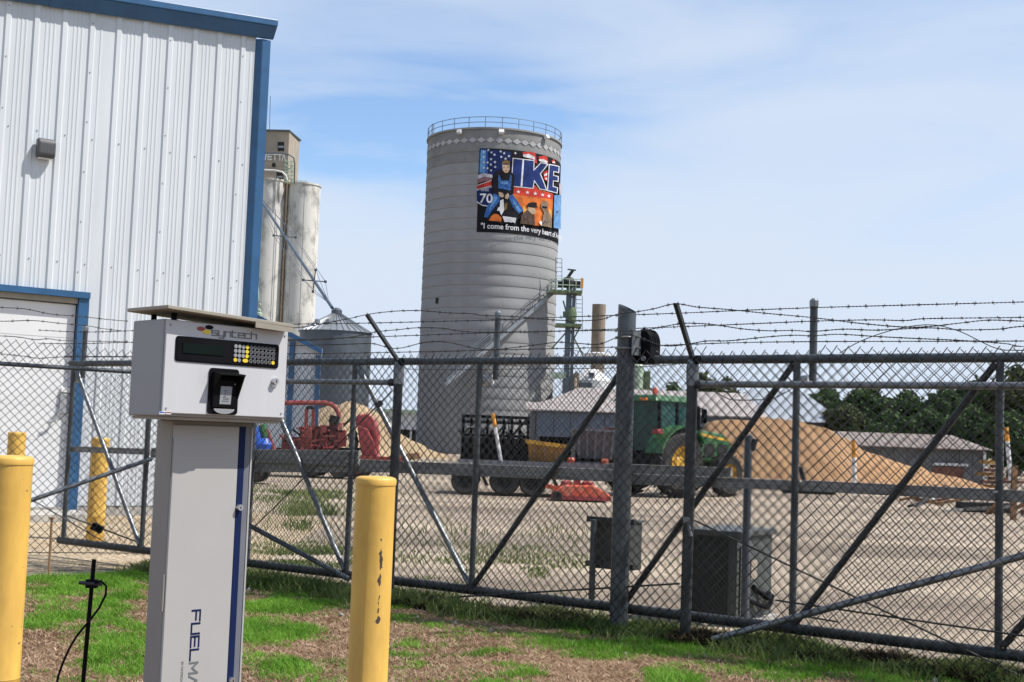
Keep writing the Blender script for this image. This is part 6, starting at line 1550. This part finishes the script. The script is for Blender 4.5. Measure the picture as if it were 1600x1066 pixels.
# pedestal
PY0 = .122
pxa, _ = kl(268, 700, PY0); pxb, _ = kl(392, 700, PY0); PDp = .118
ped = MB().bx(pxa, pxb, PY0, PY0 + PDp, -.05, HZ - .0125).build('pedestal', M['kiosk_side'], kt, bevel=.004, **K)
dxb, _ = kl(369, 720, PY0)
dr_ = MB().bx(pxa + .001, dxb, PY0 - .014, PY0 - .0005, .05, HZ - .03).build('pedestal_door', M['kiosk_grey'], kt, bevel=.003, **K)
s0_, _ = kl(378.5, 720, PY0); s1_, _ = kl(388, 720, PY0)
MB().bx(dxb + .001, s0_, PY0 - .015, PY0 - .0005, .05, HZ - .03).build('blue_stripe', M['navy'], kt, **K)
MB().bx(s0_ + .001, s1_, PY0 - .010, PY0 - .0005, .05, HZ - .03).build('grey_stripe', M['stripe'], kt, **K)
MB().bx(s1_ + .001, pxb - .001, PY0 - .013, PY0 - .0005, .05, HZ - .03).build('edge_strip', M['kiosk_grey'], kt, **K)
for px, py in ((373, 793), (361, 1063)):
    x, z = kl(px, py, PY0 - .016); b_ = MB().cyl((x, PY0 - .014, z), (x, PY0 - .032, z), .0125, n=16).build('door_lock', M['chrome'], kt, smooth=True, auto=40, **K); MB().box((x, PY0 - .0325, z), (.003, .002, .01)).build('keyhole', M['black'], b_, **K)
for py0, py1, px in ((685, 742, 265.5), (898, 955, 254)):
    _, za = kl(px, py0, PY0); _, zb = kl(px, py1, PY0)
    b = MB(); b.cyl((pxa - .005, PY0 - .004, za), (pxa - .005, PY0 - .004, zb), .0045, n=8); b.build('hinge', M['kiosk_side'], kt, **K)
# FUELMASTER, reading downwards
fx, fz = kl(270 + 240 / 7.84, 930 + 182 / 7.84, PY0 - .0145); fx2, _ = kl(270 + 345 / 7.84, 930 + 182 / 7.84, PY0 - .0145); _, fz5 = kl(270 + 205 / 7.84, 930 + 985 / 7.84, PY0 - .0145)
cap = fx2 - fx; adv = (fz - fz5) / 5.0
for i, ch in enumerate('FUELMASTER'):
    b = MB()
    for k, quad in enumerate(strokes(ch, 1, 1, .19)): b.prism([(fx + .012 * cap + v * cap * .92, PY0 - .0152 - .0001 * k, fz - i * adv - adv * .06 - u * adv * .78) for u, v in quad], (0, .001, 0))
    b.build('letter', M['navy'] if i < 4 else M['print_grey'], dr_, **K)
tx0, tz0 = kl(270 + 105 / 7.84, 930 + 815 / 7.84, PY0 - .0145)
v, t = text_mesh('BY SYNTECH'); b = MB(); s_ = .014
b.add([(tx0 + y * s_, PY0 - .0150, tz0 - x * s_ * .95) for x, y in v], t); b.build('small_lettering', M['print_grey'], dr_, **K)

# ------------------------------------------------------------------ grounding rod by the left bollard
a = at(147, 874, 5.4); b_ = at(129, 1075, 5.4)
gr = thing('ground_rod', 'thin black grounding rod with a clamp and cable in the grass', 'ground rod', (b_.x, b_.y, 0))
foot = a + (b_ - a) * ((a.z + .1) / (a.z - b_.z))
MB().cyl(foot, a, .009, n=10).build('rod', M['black'], gr, smooth=True)
c = a.lerp(b_, .19); cl = MB().box(c, (.045, .03, .035)).build('clamp', M['black'], gr)
MB().cyl(c + Vector((-.05, -.01, .003)), c + Vector((.045, -.01, .0)), .008, n=8).build('clamp_bolt', M['steel_dark'], cl)
cp = [at(px, py, 5.38) for px, py in ((148, 911), (158, 908), (166, 916), (165, 930), (155, 950), (138, 972), (120, 994), (106, 1018), (95, 1045), (88, 1070), (84, 1110))]
MB().tube(spline(cp, .03), .0048, 6).build('cable', M['black'], gr, smooth=True)

# ------------------------------------------------------------------ grass, dry thatch, weeds
def blades(name, xy, h, w, m, seed, lean=.45):
    g = np.random.default_rng(seed); n = len(xy); a = g.random(n) * 6.283; hh = h * (.55 + .8 * g.random(n))
    d = np.stack([np.cos(a), np.sin(a), a * 0], 1); t = g.random(n) * 6.283; le = (lean * (.3 + g.random(n)) * hh)[:, None] * np.stack([np.cos(t), np.sin(t), t * 0], 1)
    p = np.stack([xy[:, 0], xy[:, 1], np.full(n, -.006)], 1); up = np.array([0, 0, 1.0]); ww = (w * (.6 + .8 * g.random(n)))[:, None]
    v = np.stack([p - d * ww, p + d * ww, p + le * .4 + up * (hh * .55)[:, None] + d * ww * .75, p + le * .4 + up * (hh * .55)[:, None] - d * ww * .75, p + le + up * (hh * .95)[:, None]], 1).reshape(-1, 3)
    b = np.arange(n)[:, None] * 5
    q = np.concatenate([b + np.array([[0, 1, 2]]), b + np.array([[0, 2, 3]]), b + np.array([[3, 2, 4]])])
    return arrays(name, v, q, m, kind='stuff')
def near_line(x, y): return (x - G0.x) * FN.x + (y - G0.y) * FN.y     # metres in front of the gate plane
def along(x, y): return (x - G0.x) * FD.x + (y - G0.y) * FD.y
def lawn_mask(x, y):
    nl = near_line(x, y); s = along(x, y); wl = (x - CORNER.x) * LN.x + (y - CORNER.y) * LN.y
    return (nl > -.05) & ((s > CORNER_S) | (wl > .30))
EL = []                                                  # green patches seen in the photo: centre pixel, half-width, half-height in pixels
for cx, cy, rx_, ry_ in ((140, 905, 140, 26), (90, 905, 70, 25), (470, 915, 110, 30), (560, 915, 70, 28), (720, 935, 130, 26), (430, 945, 60, 20), (205, 930, 40, 25), (130, 975, 80, 14), (175, 1025, 80, 22), (210, 995, 50, 25),
                         (440, 990, 60, 26), (420, 1040, 50, 22), (1000, 1010, 170, 22), (1130, 1015, 130, 26), (1250, 1025, 120, 24), (1420, 1050, 200, 32), (760, 1022, 60, 11), (1080, 1056, 50, 14), (640, 1030, 40, 10), (800, 1056, 40, 9), (900, 965, 120, 18), (1250, 1060, 60, 10)):
    EL.append((cx, cy, rx_ * 1.2, ry_ * 1.25))
def proj(x, y):
    dx, dy, dz = x, y, -EYE; w = dx * FWD.x + dy * FWD.y + dz * FWD.z
    return 800 + FPX * (dx * RIGHT.x + dy * RIGHT.y + dz * RIGHT.z) / w, 533 - FPX * (dx * UPV.x + dy * UPV.y + dz * UPV.z) / w
def green(x, y):
    px, py = proj(x, y); e = np.zeros_like(x)
    px = px + (gnoise(x, y, .35, 61) - .5) * 150; py = py + (gnoise(x, y, .28, 62) - .5) * 34
    for cx, cy, a_, b2_ in EL: e = np.maximum(e, 1.25 - np.sqrt(((px - cx) / a_) ** 2 + ((py - cy) / b2_) ** 2))
    ns = gnoise(x, y, .55, 21) * .45 + gnoise(x, y, .17, 22) * .30 + gnoise(x, y, .06, 24) * .25
    out = np.where((px < -20) | (px > 1620) | (py > 1090), .35, 0)
    return np.maximum(e, out) + (ns - .5) * 1.9
g = np.random.default_rng(77)
N = 900000; x = g.uniform(-9, 7.5, N); y = g.uniform(4.6, 15.2, N); k = lawn_mask(x, y); x, y = x[k], y[k]
px, py = proj(x, y); k = (px > -120) & (px < 1720) & (py < 1150); x, y = x[k], y[k]
gv = green(x, y); dn = g.random(len(x))
k = gv > .02 + .70 * dn ** .8
blades('grass', np.stack([x[k], y[k]], 1), np.clip(.012 + .034 * gv[k], .014, .056), .0034, M['grass'], 1, 1.1)
k = (gv < .75) & (g.random(len(x)) < .62)
xy = np.stack([x[k], y[k]], 1)
blades('dry_grass', xy, np.full(len(xy), .020), .0030, M['thatch'], 2, 2.6)
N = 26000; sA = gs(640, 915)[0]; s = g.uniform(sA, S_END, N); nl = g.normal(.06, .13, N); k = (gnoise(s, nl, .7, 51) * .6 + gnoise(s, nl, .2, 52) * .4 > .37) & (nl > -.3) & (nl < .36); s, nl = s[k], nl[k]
blades('shaded_leaf_litter', np.stack([G0.x + FD.x * s + FN.x * nl, G0.y + FD.y * s + FN.y * nl], 1), .03 + .07 * gnoise(s, nl, .45, 53), .011, M['shaded_dead_leaf'], 6, 1.3)  # leaves along the gate foot, darkened to carry its shadow too
# taller weeds along the foot of the fence, on both sides of the gate
N = 36000; s = g.uniform(CORNER_S - .2, S_END, N); nl = g.normal(.12, .18, N); k = (gnoise(s, nl, .5, 31) + .25 * gnoise(s, nl, .13, 32) > .42) & (nl < .62) & (nl > -.5); s, nl = s[k], nl[k]
wx = G0.x + FD.x * s + FN.x * nl; wy = G0.y + FD.y * s + FN.y * nl
blades('fence_weeds', np.stack([wx, wy], 1), .05 + .11 * gnoise(s, nl, .35, 33), .0062, M['weed'], 3, .8)
N = 60000; px = np.concatenate([g.normal(470, 60, N // 12), g.normal(490, 26, N // 16), g.normal(780, 110, N // 9), g.normal(470, 55, N // 10)]); py = np.concatenate([g.normal(772, 7, N // 12), g.normal(805, 12, N // 16), g.normal(885, 26, N // 9), g.normal(872, 12, N // 10)])
P3 = []
d0 = np.array(FWD) * FPX
for a_, b2_ in zip(px, py):
    if 755 < b2_ < 935: q = gz(a_, b2_, 0.0); P3.append((q.x, q.y))
P3 = np.array(P3); k = (near_line(P3[:, 0], P3[:, 1]) < -.25) & (gnoise(P3[:, 0], P3[:, 1], 1.1, 41) * .6 + gnoise(P3[:, 0], P3[:, 1], .4, 42) * .4 > .52); P3 = P3[k]
hh = np.where(P3[:, 1] > 24, .10, np.where(P3[:, 1] > 19, .19, .045))
blades('yard_weeds', P3, hh * (.6 + .6 * gnoise(P3[:, 0], P3[:, 1], .8, 43)), .006, M['weed'], 4, .7)
# scattered stones and clods in the lawn edge
N = 700; s = g.uniform(CORNER_S, S_END, N); nl = g.normal(-.25, .5, N)
V, F_ = [], []; ico = np.array([(1, 0, 0), (-1, 0, 0), (0, 1, 0), (0, -1, 0), (0, 0, 1), (0, 0, -1)]); fi = np.array([(0, 2, 4), (2, 1, 4), (1, 3, 4), (3, 0, 4), (2, 0, 5), (1, 2, 5), (3, 1, 5), (0, 3, 5)])
for i in range(N):
    r_ = .008 + .022 * g.random() ** 3; c = np.array([G0.x + FD.x * s[i] + FN.x * nl[i], G0.y + FD.y * s[i] + FN.y * nl[i], r_ * .2]); V.append(c + ico * r_ * (.7 + .6 * g.random((6, 3)))); F_.append(fi + 6 * i)
arrays('gravel_stones', np.concatenate(V), np.concatenate(F_), M['tan'], kind='stuff')
